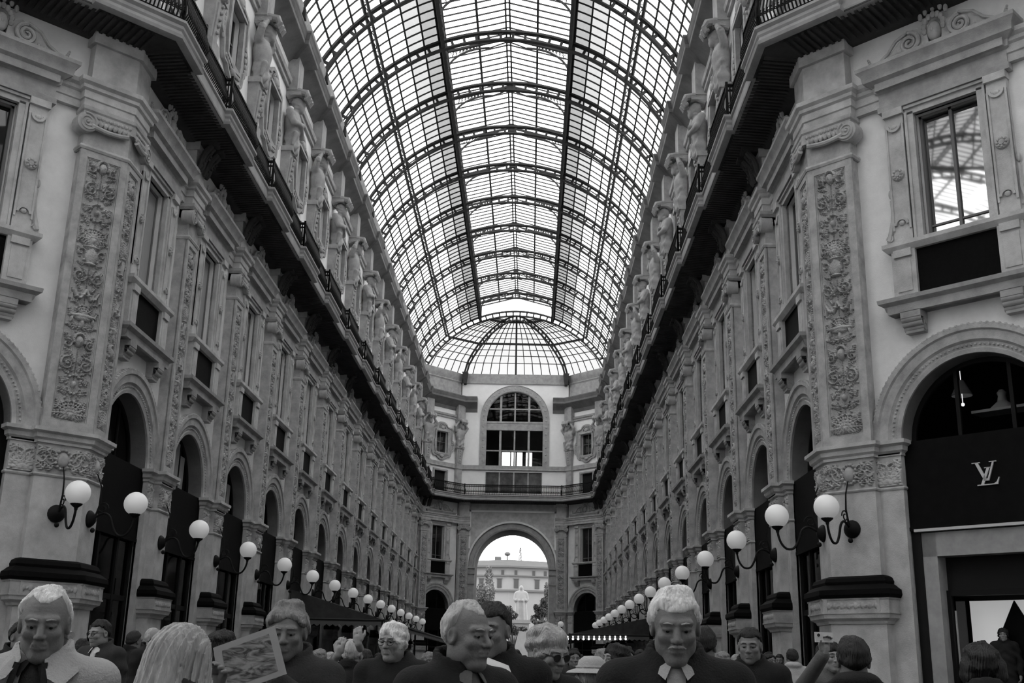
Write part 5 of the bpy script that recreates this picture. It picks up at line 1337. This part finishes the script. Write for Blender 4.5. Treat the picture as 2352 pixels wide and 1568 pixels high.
def hair_sdf(kind):
    """hair as a layer on the skull that thickens gradually behind the hairline"""
    def f(X, Y, Z):
        Z = Z-HC; A = np.abs(X); th = np.arctan2(X, Y-.01)
        fine = .0022*np.sin(60*th+6*np.sin(15*Z)+7*np.sin(8*X))+.0028*noise3(X, Y, Z, 60)
        skull = ell(X, Y, Z, (0, .018, .028), (.0765, .0955, .0915))
        back = np.maximum(-.075, .055-1.15*(Y+.015))                     # falls behind the ear to the nape
        def layer(line, t, soft=.04, lump=0, lf=26):
            Bd = Z-line; g = np.clip(Bd/soft, 0, 1)**.6
            return skull+.004*(Bd < 0)-g*(t+lump*noise3(X, Y, Z, lf))-fine*g*1.3
        if kind == 'receding':
            line = np.where(Y < -.005, .080+.55*np.clip(A-.014, 0, .03)-.9*np.clip(A-.050, 0, .03), np.maximum(-.07, .060-1.5*np.clip(Y+.005, 0, 1)-.35*np.clip(A-.05, 0, .03)))
            return layer(line, .013, .03, .004)
        if kind == 'white_thick':
            line = np.where(Y < -.03, .060+.3*np.clip(A-.03, 0, .02)-1.2*np.clip(A-.055, 0, .03), np.maximum(-.065, .045-1.4*np.clip(Y+.03, 0, 1)))
            return layer(line, .015, .04, .005, 34)
        if kind == 'bald':
            Bd = np.minimum(np.minimum(.050-.35*(Y-.02)-Z, (Y-.004)*1.1), Z+.075); g = np.clip(Bd/.03, 0, 1)**.6; d = skull+.004*(Bd < 0)-g*.011-fine*g
            B2 = Z-(.075-.9*(Y+.0)); g2 = np.clip(B2/.05, 0, 1); return np.minimum(d, skull+.003*(B2 < 0)-g2*.0045-fine*g2*.6)
        if kind == 'short':
            line = np.where(Y < -.02, .062+.25*np.clip(A-.03, 0, .02)-1.3*np.clip(A-.055, 0, .03), back-.35*np.clip(A-.06, 0, .03)); return layer(line, .013, .025, .003, 40)
        if kind == 'messy':
            line = np.where(Y < -.02, .058+.010*np.sin(55*X+1)-1.2*np.clip(A-.052, 0, .03), np.maximum(-.055, .050-1.1*(Y+.02))); return layer(line, .021, .03, .009, 30)
        if kind == 'bob':
            d = ell(X, Y, Z, (0, .018, .02), (.096, .110, .112))+fine*2+.005*noise3(X, Y, Z, 30); d = smax(d, -(Z+.095), .02)
            return smax(d, -ell(X, Y, Z, (0, -.12, -.035), (.066, .085, .088)), .02)
        if kind == 'swept':
            d = ell(X, Y, Z, (0, .03, .04), (.100, .118, .106))+.005*np.sin(75*(Z+.5*Y)+4*A)+fine*1.5+.005*noise3(X, Y, Z, 26); d = smax(d, -(Z+.10), .02); return smax(d, -ell(X, Y, Z, (0, -.13, -.035), (.070, .09, .086)), .02)
        if kind == 'long':
            d = ell(X, Y, Z, (0, .018, .03), (.094, .110, .104)); d = smin(d, ell(X, Y, Z, (0, .095, -.14), (.102, .080, .2)), .06); d = smin(d, ell(X, Y, Z, (0, .165, -.32), (.115, .05, .2)), .06)
            for s in (-1, 1): d = smin(d, ell(X, Y, Z, (s*.082, -.01, -.14), (.032, .055, .18)), .03)
            d = d+.0050*np.sin(62*np.arctan2(X, Y+.18)*1.2+4*np.sin(6*Z))+.0035*np.sin(150*np.arctan2(X, Y+.2)+3*np.sin(9*Z))-.006*np.exp(-(X/.006)**2)*0+.005*np.exp(-(X/.005)**2)*(Z > .03)
            return smax(d, -ell(X, Y, Z, (0, -.13, -.05), (.062, .095, .12)), .012)
        d = skull-.020+fine*2; d = smax(d, np.where(Y < -.01, .055, .055-1.2*(Y+.01))-Z, .02); d = smax(d, -(Z+.09), .01); d = smin(d, ell(X, Y, Z, (0, .105, .03), (.06, .05, .065))+fine*2, .02)
        return smin(d, ell(A, Y, Z, (.07, .06, -.02), (.045, .055, .07))+fine, .03)
    return sdf_mesh(f, (-.135, -.13, HC-.50 if kind == 'long' else HC-.125), (.135, .24 if kind == 'long' else .175, HC+.165), .0048)
def arm_pts(pose, s):
    if pose == 'down': return [(s*.20, .03, 1.405), (s*.245, .045, 1.12), (s*.235, -.03, .87)]
    if pose == 'fold': return [(s*.20, .03, 1.405), (s*.26, .0, 1.13), (s*.08, -.20, 1.15)]
    return [tuple(p) for p in pose[s]]
def hand_caps(w, d, up, s):
    """capsules of a half-closed hand at the wrist w, pointing along d, palm normal up"""
    w, d, up = Vector(w), Vector(d).normalized(), Vector(up); up = (up-d*up.dot(d)).normalized(); x = d.cross(up)*s
    out = [(w, w+d*.045, .027, .030), (w+d*.03-x*.022, w+d*.085-x*.025, .021, .017), (w+d*.03+x*.022, w+d*.085+x*.02, .021, .016)]
    for i, L in enumerate((.040, .046, .043, .034)):
        b = w+d*.088+x*(-.030+.0195*i); m = b+d*L*.75-up*.012; e = m+d*L*.3-up*.030; out += [(b, m, .0098, .0090), (m, e, .0090, .0078)]
    b = w+d*.03-x*.032; m = b+d*.034-x*.022-up*.012; e = m+d*.03+x*.002-up*.016; out += [(b, m, .0125, .011), (m, e, .0105, .009)]
    return out
def body_sdf(pose):
    P = {s: arm_pts(pose, s) for s in (-1, 1)}
    def f(X, Y, Z):
        d = ell(X, Y, Z, (0, .03, 1.27), (.165, .105, .21)); d = smin(d, ell(X, Y, Z, (0, .03, 1.05), (.15, .105, .2)), .06); d = smin(d, ell(X, Y, Z, (0, .035, .92), (.165, .115, .13)), .06)
        d = smin(d, cap(X, Y, Z, (-.16, .03, 1.40), (.16, .03, 1.40), .058), .05); d = smin(d, cap(X, Y, Z, (0, .035, 1.40), (0, .03, 1.50), .058), .04)
        for s in (-1, 1):
            a, b, c = P[s]; d = smin(d, cap(X, Y, Z, a, b, .05, .041), .03); d = smin(d, cap(X, Y, Z, b, c, .041, .028), .02)
            d = smin(d, cap(X, Y, Z, (s*.09, .03, .9), (s*.10, .015, .49), .083, .056), .03); d = smin(d, cap(X, Y, Z, (s*.10, .015, .49), (s*.105, .05, .09), .055, .036), .02)
            d = smin(d, cap(X, Y, Z, (s*.105, .06, .05), (s*.12, -.11, .035), .035, .03), .02)
        return d
    lo = [min(-.33, *(p[0]-.1 for s in P for p in P[s])), min(-.2, *(p[1]-.1 for s in P for p in P[s])), -.01]; hi = [max(.33, *(p[0]+.1 for s in P for p in P[s])), .2, max(1.52, *(p[2]+.1 for s in P for p in P[s]))]
    V = [sdf_mesh(f, lo, hi, .019)]
    for s in (-1, 1):
        a, b, c = (Vector(p) for p in P[s]); hd = pose.get(('hand', s)) if isinstance(pose, dict) else None
        d, up = hd if hd else ((c-b), Vector((s, 0, 0)))
        C = hand_caps(c, d, up, s)
        def g(X, Y, Z):
            r = cap(X, Y, Z, c-(c-b).normalized()*.06, c, .029, .027)
            for p, q, r0, r1 in C: r = smin(r, cap(X, Y, Z, p, q, r0, r1), .006)
            return r
        m = c+Vector(d).normalized()*.07; V.append(sdf_mesh(g, tuple(m-Vector((.14, .14, .14))), tuple(m+Vector((.14, .14, .14))), .0052))
    return V
def coat_sdf(pose, style, seed):
    P = {s: arm_pts(pose, s) for s in (-1, 1)}; rs = np.random.RandomState(seed); ph = rs.uniform(0, 6, 4); wd = 1.0 if style != 'woman' else .90
    def f(X, Y, Z):
        d = ell(X, Y, Z, (0, .03, 1.25), (.205*wd, .15, .27)); d = smin(d, ell(X, Y, Z, (0, .01, 1.02), (.20*wd, .165, .30)), .08); d = smin(d, ell(X, Y, Z, (0, .02, .80), (.21*wd, .165, .26)), .06)
        d = smin(d, cap(X, Y, Z, (-.165*wd, .03, 1.395), (.165*wd, .03, 1.395), .080), .05)
        for s in (-1, 1):
            d = smin(d, cap(X, Y, Z, (s*.03, .045, 1.485), (s*.17*wd, .03, 1.42), .048, .06), .04)
            a, b, c = (Vector(p) for p in P[s]); c2 = c-(c-b)*.06
            d = smin(d, cap(X, Y, Z, (a.x*wd, a.y, a.z), b, .078, .064), .035); d = smin(d, cap(X, Y, Z, b, c2, .064, .050), .02)
        fold = .006*np.sin(30*Z+22*X+ph[0]+2*np.sin(9*Y))+.005*np.sin(17*X-24*Z+ph[1])+.004*np.sin(48*Z+30*np.abs(X)+ph[2])
        d = d+fold*np.clip((1.46-Z)*6, .15, 1)
        if style == 'hood':
            h = ell(X, Y, Z, (0, .065, 1.505), (.122, .095, .055)); d = smin(d, h, .03)
        else:
            r = np.sqrt(X**2+((Y-.03))**2*1.1); col = np.maximum(np.abs(r-.088)-.013, np.abs(Z-1.505-.35*(Y-.03))-.035); d = smin(d, col, .015)
        d = smax(d, -cap(X, Y, Z, (0, .035, 1.42), (0, -.02, 1.72), .068, .085), .012)
        if style in ('open', 'jacket'): d = smax(d, -ell(X, Y, Z, (0, -.15, 1.40), (.034 if style == 'open' else .06, .10, .17)), .012)
        if style in ('coat', 'open', 'jacket'): d = d+.006*np.exp(-(X/.006)**2)*(Y < -.05)*(Z < 1.35)
        d = smax(d, .62-Z, .02)
        return d
    lo = [min(-.38, *(p[0]-.14 for s in P for p in P[s])), min(-.24, *(p[1]-.14 for s in P for p in P[s])), .56]; hi = [max(.38, *(p[0]+.14 for s in P for p in P[s])), .26, max(1.62, *(p[2]+.12 for s in P for p in P[s]))]
    return sdf_mesh(f, lo, hi, .0125)
def trous_sdf(X, Y, Z):
    d = ell(X, Y, Z, (0, .035, .88), (.18, .13, .16))
    for s in (-1, 1): d = smin(d, cap(X, Y, Z, (s*.09, .03, .88), (s*.10, .02, .49), .098, .075), .02); d = smin(d, cap(X, Y, Z, (s*.10, .02, .49), (s*.105, .05, .08), .075, .062), .02)
    return smax(d+.004*np.sin(40*Z+20*X), .045-Z, .01)
def shoe_sdf(X, Y, Z):
    A = np.abs(X); d = smin(cap(A, Y, Z, (.105, .08, .05), (.118, -.13, .04), .046, .04), cap(A, Y, Z, (.105, .06, .05), (.105, .055, .11), .046), .02); return smax(d, .003-Z, .004)
def place(px, top, size_px):
    p = at(px, top, 2560*.238/size_px); s = p.z/1.727; p = at(px, top, 2560*.238*s/size_px); return Vector((p.x, p.y, 0)), p.z/1.727
def aim(px, top, size_px, yaw, tx, ty, td):
    """point of the photo at distance td, in a person's own unscaled frame"""
    p, s = place(px, top, size_px); return (Matrix.Rotation(-R_(yaw), 4, 'Z') @ (at(tx, ty, td)-p))/s
def bend(sh, w, drop=.16, out=.05, s=1):
    sh, w = Vector(sh), Vector(w); m = (sh+w)/2; return [tuple(sh), (m.x+s*out, m.y+.02, m.z-drop), tuple(w)]
_c = {}
def once(key, fn):
    if key not in _c: _c[key] = fn()
    return _c[key]
def to_mesh(name, parts, m, s, mtx=None, smooth=180):
    b = MB()
    for V, F in parts:
        V = np.asarray(V, float)
        if mtx is not None:
            A = np.array(mtx); V = V@A[:3, :3].T+A[:3, 3]
        b.add((V*s).tolist(), F.tolist())
    return mesh(name, b, m, smooth)
TROUS = None
def person(px, top, size_px, label, yaw=0, hyaw=0, hpitch=0, kind='man', hair='short', hm=HDARK, skin=SKIN, coat=CBLACK, style='coat', pose='down', seed=0, glasses=None, eyes=True, shirt=None, moustache=False, extra=None, loc=None, group='people in the arcade'):
    """head crown at photo pixel (px, top); size_px is chin to crown"""
    if loc is None:
        dist = 2560*.238/size_px; p = at(px, top, dist); hgt = p.z
        s = hgt/1.727
        dist = 2560*.238*s/size_px; p = at(px, top, dist); s = p.z/1.727
    else: p, s = Vector(loc[:3]), loc[3]
    t = thing('person', label, 'person', (p.x, p.y, 0), R_(yaw), group)
    piv = Matrix.Translation((0, .02, 1.52)); Hm = Matrix.Translation((0, HY, 0)) @ piv @ Matrix.Rotation(R_(hyaw), 4, 'Z') @ Matrix.Rotation(R_(hpitch), 4, 'X') @ piv.inverted()
    b = MB()
    V, F = once(('head', kind), lambda: head_sdf(kind)); A = np.array(Hm); b.add(((V@A[:3, :3].T+A[:3, 3])*s).tolist(), F.tolist())
    pk = 'down' if pose == 'down' else 'fold' if pose == 'fold' else str(sorted(pose.items(), key=str))
    for V, F in once(('body', pk), lambda: body_sdf(pose)): b.add((V*s).tolist(), F.tolist())
    obj('body', mesh('body', b, skin, 180), None, t)
    obj('hair', to_mesh('hair', [once(('hair', hair), lambda: hair_sdf(hair))], hm, s, Hm), None, t)
    obj('coat', to_mesh('coat', [once(('coat', pk, style, seed % 3), lambda: coat_sdf(pose, style, seed % 3))], coat, s), None, t)
    tk = ('tr', round(s, 2)); TM = once(tk, lambda: (to_mesh('trousers', [once('t', lambda: sdf_mesh(trous_sdf, (-.25, -.2, .0), (.25, .25, 1.08), .02))], CDARK, s), to_mesh('shoes', [once('s', lambda: sdf_mesh(shoe_sdf, (-.18, -.2, -.01), (.18, .15, .18), .011))], CBLACK, s)))
    obj('trousers', TM[0], None, t); obj('shoes', TM[1], None, t)
    def hp(*q): return tuple((Hm @ Vector((q[0], q[1], q[2]+HC)))*s)
    if eyes:
        for q in (-1, 1):
            k = MB(); k.sph(hp(q*.031, -.0755, .003), .0112*s, 10); k.cur = 1; k.sph(hp(q*.031, -.0812, .002), .0075*s, 10); obj('eye', k, [EYEW, EYEB], t, smooth=180)
        for q in (-1, 1):
            k = MB(); k.tube([hp(q*.014, -.0945, .026), hp(q*.030, -.0925, .0295), hp(q*.047, -.080, .026)], [.0028*s, .0034*s, .0018*s], 6)
            obj('eyebrow', k, {HWHITE: HGREY, HBLOND: HBROWN}.get(hm, hm), t, smooth=180)
    if glasses:
        k = MB()
        for q in (-1, 1):
            cx = q*.033; k.tube([hp(cx+.023*math.cos(a), -.104+.006*abs(math.cos(a)), .0+.018*math.sin(a)) for a in np.linspace(0, 2*math.pi, 17)], .0022*s, 5, False)
            k.tube([hp(q*.056, -.098, .006), hp(q*.079, -.03, .008), hp(q*.083, .02, .004)], .002*s, 5)
            if glasses == 'sun': k.add([hp(cx+.023*math.cos(a), -.104+.006*abs(math.cos(a)), .018*math.sin(a)) for a in np.linspace(0, 2*math.pi, 16, False)], [tuple(range(16))])
        k.tube([hp(-.011, -.108, .004), hp(0, -.112, .008), hp(.011, -.108, .004)], .0022*s, 5); obj('glasses', k, GLS, t, smooth=180)
    if moustache:
        hm_ = HGREY
        k = MB()
        for q in (-1, 1):
            for r in np.linspace(0, 1, 6): k.sph(hp(q*(.004+.022*r), -.100+.012*r, -.0475-.008*r*r), (.0072-.003*r)*s, 7, (1.3, .7, .8))
        obj('moustache', k, HGREY, t, smooth=180)
    if shirt:
        V = sdf_mesh(lambda X, Y, Z: smax(ell(X, Y, Z, (0, .01, 1.36), (.082, .108, .16)), -cap(X, Y, Z, (0, .035, 1.44), (0, -.02, 1.72), .062, .08), .01), (-.13, -.15, 1.15), (.13, .15, 1.56), .009)
        obj('shirt', to_mesh('shirt', [V], shirt, s), None, t)
        k = MB()
        for q in (-1, 1): k.add([tuple(Vector(v)*s) for v in [(q*.012, -.075, 1.475), (q*.062, -.02, 1.50), (q*.068, -.045, 1.455), (q*.035, -.105, 1.425), (q*.014, -.083, 1.470), (q*.066, -.018, 1.496), (q*.072, -.05, 1.45), (q*.037, -.113, 1.42)]], [(0, 1, 2, 3), (7, 6, 5, 4), (0, 4, 5, 1), (1, 5, 6, 2), (2, 6, 7, 3), (3, 7, 4, 0)])
        obj('shirt_collar', k, shirt, t, smooth=None)
    if extra: extra(t, s, hp)
    return t
def big_collar(t, s, hp):
    k = MB()
    for q in (-1, 1):
        pts = [(q*.040, -.090, 1.485), (q*.080, .0, 1.535), (q*.072, .075, 1.555), (q*.115, .05, 1.50), (q*.145, -.05, 1.455), (q*.120, -.150, 1.405), (q*.066, -.130, 1.43)]
        n = len(pts); v = [Vector(p)*s for p in pts]+[Vector((p[0]*1.03, p[1]*1.03-.004, p[2]-.010))*s for p in pts]
        k.add([tuple(p) for p in v], [tuple(range(n)), tuple(range(2*n-1, n-1, -1))]+[(i, (i+1) % n, (i+1) % n+n, i+n) for i in range(n)])
    k.tube([Vector(p)*s for p in [(-.075, .075, 1.565), (-.04, .10, 1.575), (0, .108, 1.578), (.04, .10, 1.575), (.075, .075, 1.565)]], .016*s, 8)
    obj('collar', k, CLIGHT, t, smooth=40)['label'] = 'wide pointed jacket collar'
    k = MB()
    for q in (-1, 1):
        k.bar(Vector((q*.045, -.105, 1.47))*s, Vector((q*.075, -.165, 1.28))*s, .020*s, .006*s, (0, 1, 0)); k.bar(Vector((q*.075, -.165, 1.28))*s, Vector((q*.03, -.185, 1.0))*s, .020*s, .006*s, (0, 1, 0))
    obj('neck_strap', k, CBLACK, t)['label'] = 'dark camera strap'
def pockets(t, s, hp): pass
person(115, 1350, 152, 'older man with white receding hair in a light wide-collared jacket, camera strap round his neck', 8, 10, 10, 'old', 'receding', HWHITE, SKIN, CLIGHT, 'jacket', seed=0, shirt=CDARK, extra=big_collar)
person(52, 1428, 66, 'dark-haired person in dark clothes half hidden behind the man in the light jacket', 60, 0, 0, 'man', 'short', HDARK, SKIN, CBLACK, 'coat', seed=1)
person(237, 1424, 56, 'dark-haired man with glasses in a dark coat beside the corner pilaster', -20, -10, 5, 'man', 'short', HDARK, SKIN2, CDARK, 'open', seed=2, glasses='clear', shirt=CPALE)
person(309, 1450, 42, 'dark silhouette between the man with glasses and the balding man in profile', 150, 0, 0, 'man', 'short', HDARK, SKIN, CBLACK, 'coat', seed=0, eyes=False)
person(353, 1441, 46, 'balding grey-haired man in profile in a dark coat, left of the blonde woman', 70, 0, 0, 'old', 'bald', HGREY, SKIN2, CBLACK, 'open', seed=1, shirt=CPALE)
person(420, 1438, 150, 'woman with long straight blonde hair seen from behind', 158, -10, 0, 'woman', 'long', HBLOND, SKIN, CDARK, 'woman', seed=2, eyes=False)
person(512, 1447, 82, 'dark-haired person just behind the raised picture', 170, 0, 0, 'man', 'bob', HDARK, SKIN, CBLACK, 'coat', seed=0, eyes=False)
# man carrying a framed drawing in front of his chest
A8 = (668, 1388, 118, -14)
ha, hb = aim(*A8, 492, 1556, 4.70), aim(*A8, 640, 1568, 5.0)
pose8 = {-1: bend((-.20, .03, 1.405), ha-Vector((.02, -.03, .05)), .10, .06, -1), 1: bend((.20, .03, 1.405), hb, .16, .10, 1), ('hand', -1): (Vector((.35, -.25, .6)), Vector((0, 1, .2))), ('hand', 1): (Vector((-.6, -.25, .75)), Vector((0, 1, 0)))}
p8 = person(668, 1388, 118, 'light-haired man in a dark jacket carrying a bordered drawing in front of him', -14, 16, 8, 'man', 'messy', HBROWN, SKIN, CDARK, 'open', pose=pose8, seed=1)
# the drawing: a flat sheet at its place in front of him
dq = [at(490, 1487, 4.75), at(631, 1436, 4.9), at(659, 1547, 4.9), at(508, 1600, 4.75)]
def sheet_mat():
    m = mat('drawn_sheet', .4, .8); nt = m.node_tree; b = nt.nodes['Principled BSDF']; tc = nt.nodes.new('ShaderNodeTexCoord')
    mp = nt.nodes.new('ShaderNodeMapping'); mp.inputs['Scale'].default_value = (7, 7, 22); nt.links.new(tc.outputs['Object'], mp.inputs[0])
    n = nt.nodes.new('ShaderNodeTexNoise'); n.inputs['Scale'].default_value = 1.6; n.inputs['Detail'].default_value = 5; n.inputs['Distortion'].default_value = 1.4; nt.links.new(mp.outputs[0], n.inputs['Vector'])
    r = nt.nodes.new('ShaderNodeValToRGB'); r.color_ramp.elements[0].position = .36; r.color_ramp.elements[1].position = .58
    r.color_ramp.elements[0].color = (.05, .05, .05, 1); r.color_ramp.elements[1].color = (.30, .30, .30, 1); nt.links.new(n.outputs['Fac'], r.inputs[0]); nt.links.new(r.outputs[0], b.inputs['Base Color']); return m
c0 = sum(dq, Vector())/4; nrm = (dq[1]-dq[0]).cross(dq[3]-dq[0]).normalized(); nrm = nrm if nrm.y < 0 else -nrm
pic = thing('drawing', 'drawing with a pale border held up by the light-haired man', 'picture', tuple(c0))
def slab(pts, a, b): 
    k = MB(); v = [p-c0+nrm*a for p in pts]+[p-c0+nrm*b for p in pts]; n = len(pts)
    return k.add([tuple(q) for q in v], [tuple(range(n)), tuple(range(2*n-1, n-1, -1))]+[(i, (i+1) % n, (i+1) % n+n, i+n) for i in range(n)])
obj('sheet', slab(dq, -.004, 0), mat('pale_card', .34, .8, .1, 6), pic, smooth=None)
inn = [p+(c0-p)*.24 for p in dq]; obj('printed_field', slab(inn, .0005, .0015), sheet_mat(), pic, smooth=None)['label'] = 'smudgy grey drawing inside the border'
person(908, 1428, 82, 'elderly person with white hair and glasses, left of the bald man', -12, -8, 5, 'old', 'bob', HWHITE, SKIN2, CBLACK, 'hood', seed=2, glasses='clear')
A10 = (812, 1470, 62, 165)
ha, hb = aim(*A10, 776, 1503, 8.6), aim(*A10, 823, 1478, 8.6)
pose10 = {1: bend((.20, .03, 1.405), ha, .16, .10, 1), -1: bend((-.20, .03, 1.405), hb, .16, .10, -1), ('hand', -1): (Vector((.2, -.1, 1)), Vector((0, 1, 0))), ('hand', 1): (Vector((-.2, -.1, 1)), Vector((0, 1, 0)))}
p10 = person(812, 1470, 62, 'grey-haired person in dark clothes with both hands raised, photographing', 165, 0, -5, 'man', 'short', HGREY, SKIN2, CBLACK, 'coat', pose=pose10, seed=1, eyes=False)
person(1068, 1384, 140, 'balding man in a heavy dark coat looking right, before the exit arch', 38, 10, 4, 'old', 'receding', HLIGHT, SKIN, CBLACK, 'open', seed=2, shirt=CMID)
def scarf(t, s, hp):
    b = MB(); b.tube([Vector(v)*s for v in [(-.03, -.10, 1.46), (.06, -.12, 1.42), (.10, -.15, 1.32), (.11, -.17, 1.18), (.10, -.17, 1.05)]], [.035*s, .05*s, .055*s, .055*s, .05*s], 10); obj('scarf', b, CPALE, t, smooth=180)['label'] = 'white scarf'
person(1133, 1386, 116, 'dark-haired man with a white scarf, close behind the balding man', -8, -8, 4, 'man', 'short', HDARK, SKIN, CBLACK, 'open', seed=0, extra=scarf)
person(1250, 1440, 104, 'woman with swept-back greying hair and sunglasses, below the exit arch', 30, 12, 14, 'woman', 'swept', HGREY, SKIN2, CBLACK, 'woman', seed=1, glasses='sun')
person(1548, 1352, 153, 'white-haired man with a moustache in a dark coat, looking down', -6, 2, 14, 'old', 'white_thick', HWHITE, SKIN, CBLACK, 'open', seed=0, moustache=True, shirt=CLIGHT)
person(1613, 1440, 82, 'dark-haired person in black just behind the white-haired man', 160, 0, 0, 'man', 'short', HDARK, SKIN, CBLACK, 'hood', seed=1, eyes=False)
person(1722, 1443, 74, 'short-haired dark man facing the viewer, right of the white-haired man', -18, 0, 6, 'man', 'short', HDARK, SKIN, CBLACK, 'coat', seed=2)
person(1819, 1491, 36, 'small figure in a light jacket seen from behind near the right arcade', 175, 0, 0, 'man', 'short', HDARK, SKIN2, CLIGHT, 'hood', seed=0, eyes=False)
A18 = (1902, 1474, 64, 15)
hb = aim(*A18, 1893, 1500, 8.9)
pose18 = {-1: bend((-.20, .03, 1.405), hb, .14, .10, -1), 1: [(.20, .03, 1.405), (.26, .0, 1.13), (.1, -.2, 1.10)], ('hand', -1): (Vector((.1, -.15, 1)), Vector((0, 1, 0)))}
p18 = person(1902, 1474, 64, 'dark-haired person in grey holding a phone up, beside the right corner pilaster', 15, 0, 0, 'woman', 'bob', HDARK, SKIN2, CMID, 'woman', pose=pose18, seed=1)
ph = thing('phone', 'pale phone held up in the raised hand beside the right corner pilaster', 'phone', tuple(at(1892, 1463, 8.86)), R_(12))
obj('case', MB().box(-.075, .075, -.004, .004, -.038, .038), CPALE, ph); obj('lens', MB().lathe([(.001, -.008), (.012, -.008), (.012, 0)], (-.045, 0, .015), 12, 'y'), EYEB, ph)
person(1957, 1464, 100, 'dark-haired person in black seen from behind, beside the one with the raised phone', 172, 0, 0, 'man', 'short', HDARK, SKIN, CBLACK, 'hood', seed=2, eyes=False)
def straps(t, s, hp):
    k = MB()
    for q in (-1, 1): k.bar(Vector((q*.09, -.06, 1.475))*s, Vector((q*.11, .17, 1.30))*s, .05*s, .012*s, (0, -1, .3))
    obj('shoulder_straps', k, CPALE, t)['label'] = 'pale bag straps'
person(2250, 1480, 104, 'woman with dark pinned-up hair seen from behind, in front of the shop display', 168, 0, 0, 'woman', 'updo', HDARK, SKIN, CDARK, 'woman', seed=0, eyes=False, extra=straps)
# cap wearer
def sunhat(t, s, hp):
    k = MB(); c = Vector(hp(0, .01, .075)); k.lathe([(.001, .075*s), (.05*s, .072*s), (.085*s, .045*s), (.095*s, 0), (.15*s, -.018*s), (.165*s, -.03*s), (.15*s, -.024*s), (.09*s, -.006*s)], tuple(c), 24)
    k.tube([c+Vector((.097*s*math.cos(a), .097*s*math.sin(a), .006*s)) for a in np.linspace(0, 2*math.pi, 25)], .008*s, 6, False); obj('sun_hat', k, CLIGHT, t, smooth=50)['label'] = 'light brimmed hat'
person(1362, 1516, 84, 'short person in a light brimmed hat, left of the white-haired man', 140, 0, -8, 'woman', 'bob', HGREY, SKIN2, CBLACK, 'woman', seed=1, eyes=False, extra=sunhat)
person(1418, 1478, 66, 'dark-haired person between the hatted person and the white-haired man', -60, 0, 0, 'woman', 'bob', HDARK, SKIN2, CBLACK, 'coat', seed=0)
# figure in the shop display
dm = MO @ Vector((-1.0+.62, -.50, 0))
def mann(t, s, hp): pass
mq = person(0, 0, 0, 'dark-dressed display figure with a pale face inside the corner shop', -25, 0, 0, 'woman', 'bob', HDARK, SKIN2, CBLACK, 'woman', seed=2, loc=(*(MO @ Vector((.20, -.64, 0)))[:2], 0, .93), group='shop display')
mq['category'] = 'mannequin'; mq.location.z = .70
# the crowd further in
rs = np.random.RandomState(12); crowd = []
kinds = [dict(kind='man', hair='short', hm=HDARK, coat=CBLACK, style='coat', seed=0, yaw=0), dict(kind='woman', hair='bob', hm=HBROWN, coat=CDARK, style='woman', seed=1, yaw=10), dict(kind='old', hair='bald', hm=HGREY, coat=CMID, style='open', seed=2, yaw=-10, shirt=CPALE), dict(kind='man', hair='messy', hm=HDARK, coat=CDARK, style='hood', seed=1, yaw=5)]
spots_ = [(700, 1486, 11), (735, 1490, 14), (760, 1496, 17), (842, 1494, 15), (870, 1500, 20), (985, 1497, 16), (1000, 1503, 24), (1185, 1494, 20), (1205, 1505, 30), (1222, 1507, 36), (1300, 1500, 22), (1318, 1492, 16), (1335, 1504, 30), (1385, 1490, 13), (1400, 1500, 24), (1440, 1488, 15), (1470, 1492, 18), (1660, 1496, 16), (1690, 1502, 24), (1765, 1500, 18), (1790, 1503, 24), (570, 1490, 13), (465, 1487, 15), (190, 1470, 15), (325, 1492, 17), (1150, 1508, 42), (1245, 1510, 48), (1375, 1509, 40), (930, 1506, 34), (800, 1504, 28), (1840, 1500, 26), (610, 1496, 20)]
proto = {}; words = ['dark-haired man in black', 'brown-haired woman in dark clothes', 'balding man in grey', 'tousle-haired hooded person']
for i, (px, top, y) in enumerate(spots_):
    q = i % 4; p = at(px, top, y); s = min(1.08, max(.92, p.z/1.727)); near = 'left' if px < 600 else 'right' if px > 1500 else 'middle'
    near = 'by the left arcade' if px < 640 else 'left of the exit arch' if px < 1090 else 'below the exit arch' if px < 1270 else 'right of the exit arch' if px < 1560 else 'by the right arcade'
    lab = f'{words[q]} in the crowd, {y} metres off, {near}'
    if q not in proto:
        kw = dict(kinds[q]); proto[q] = (person(0, 0, 0, lab, loc=(p.x, y, 0, 1.0), group='distant crowd', **kw)); o = reg(proto[q])
    else: o = dup(proto[q], (p.x, y, 0), 0, lab, 'distant crowd')
    o.scale = (s, s, s); o.rotation_euler.z = R_(rs.choice([-20, 10, 30, 175, 160, -150, 90]))
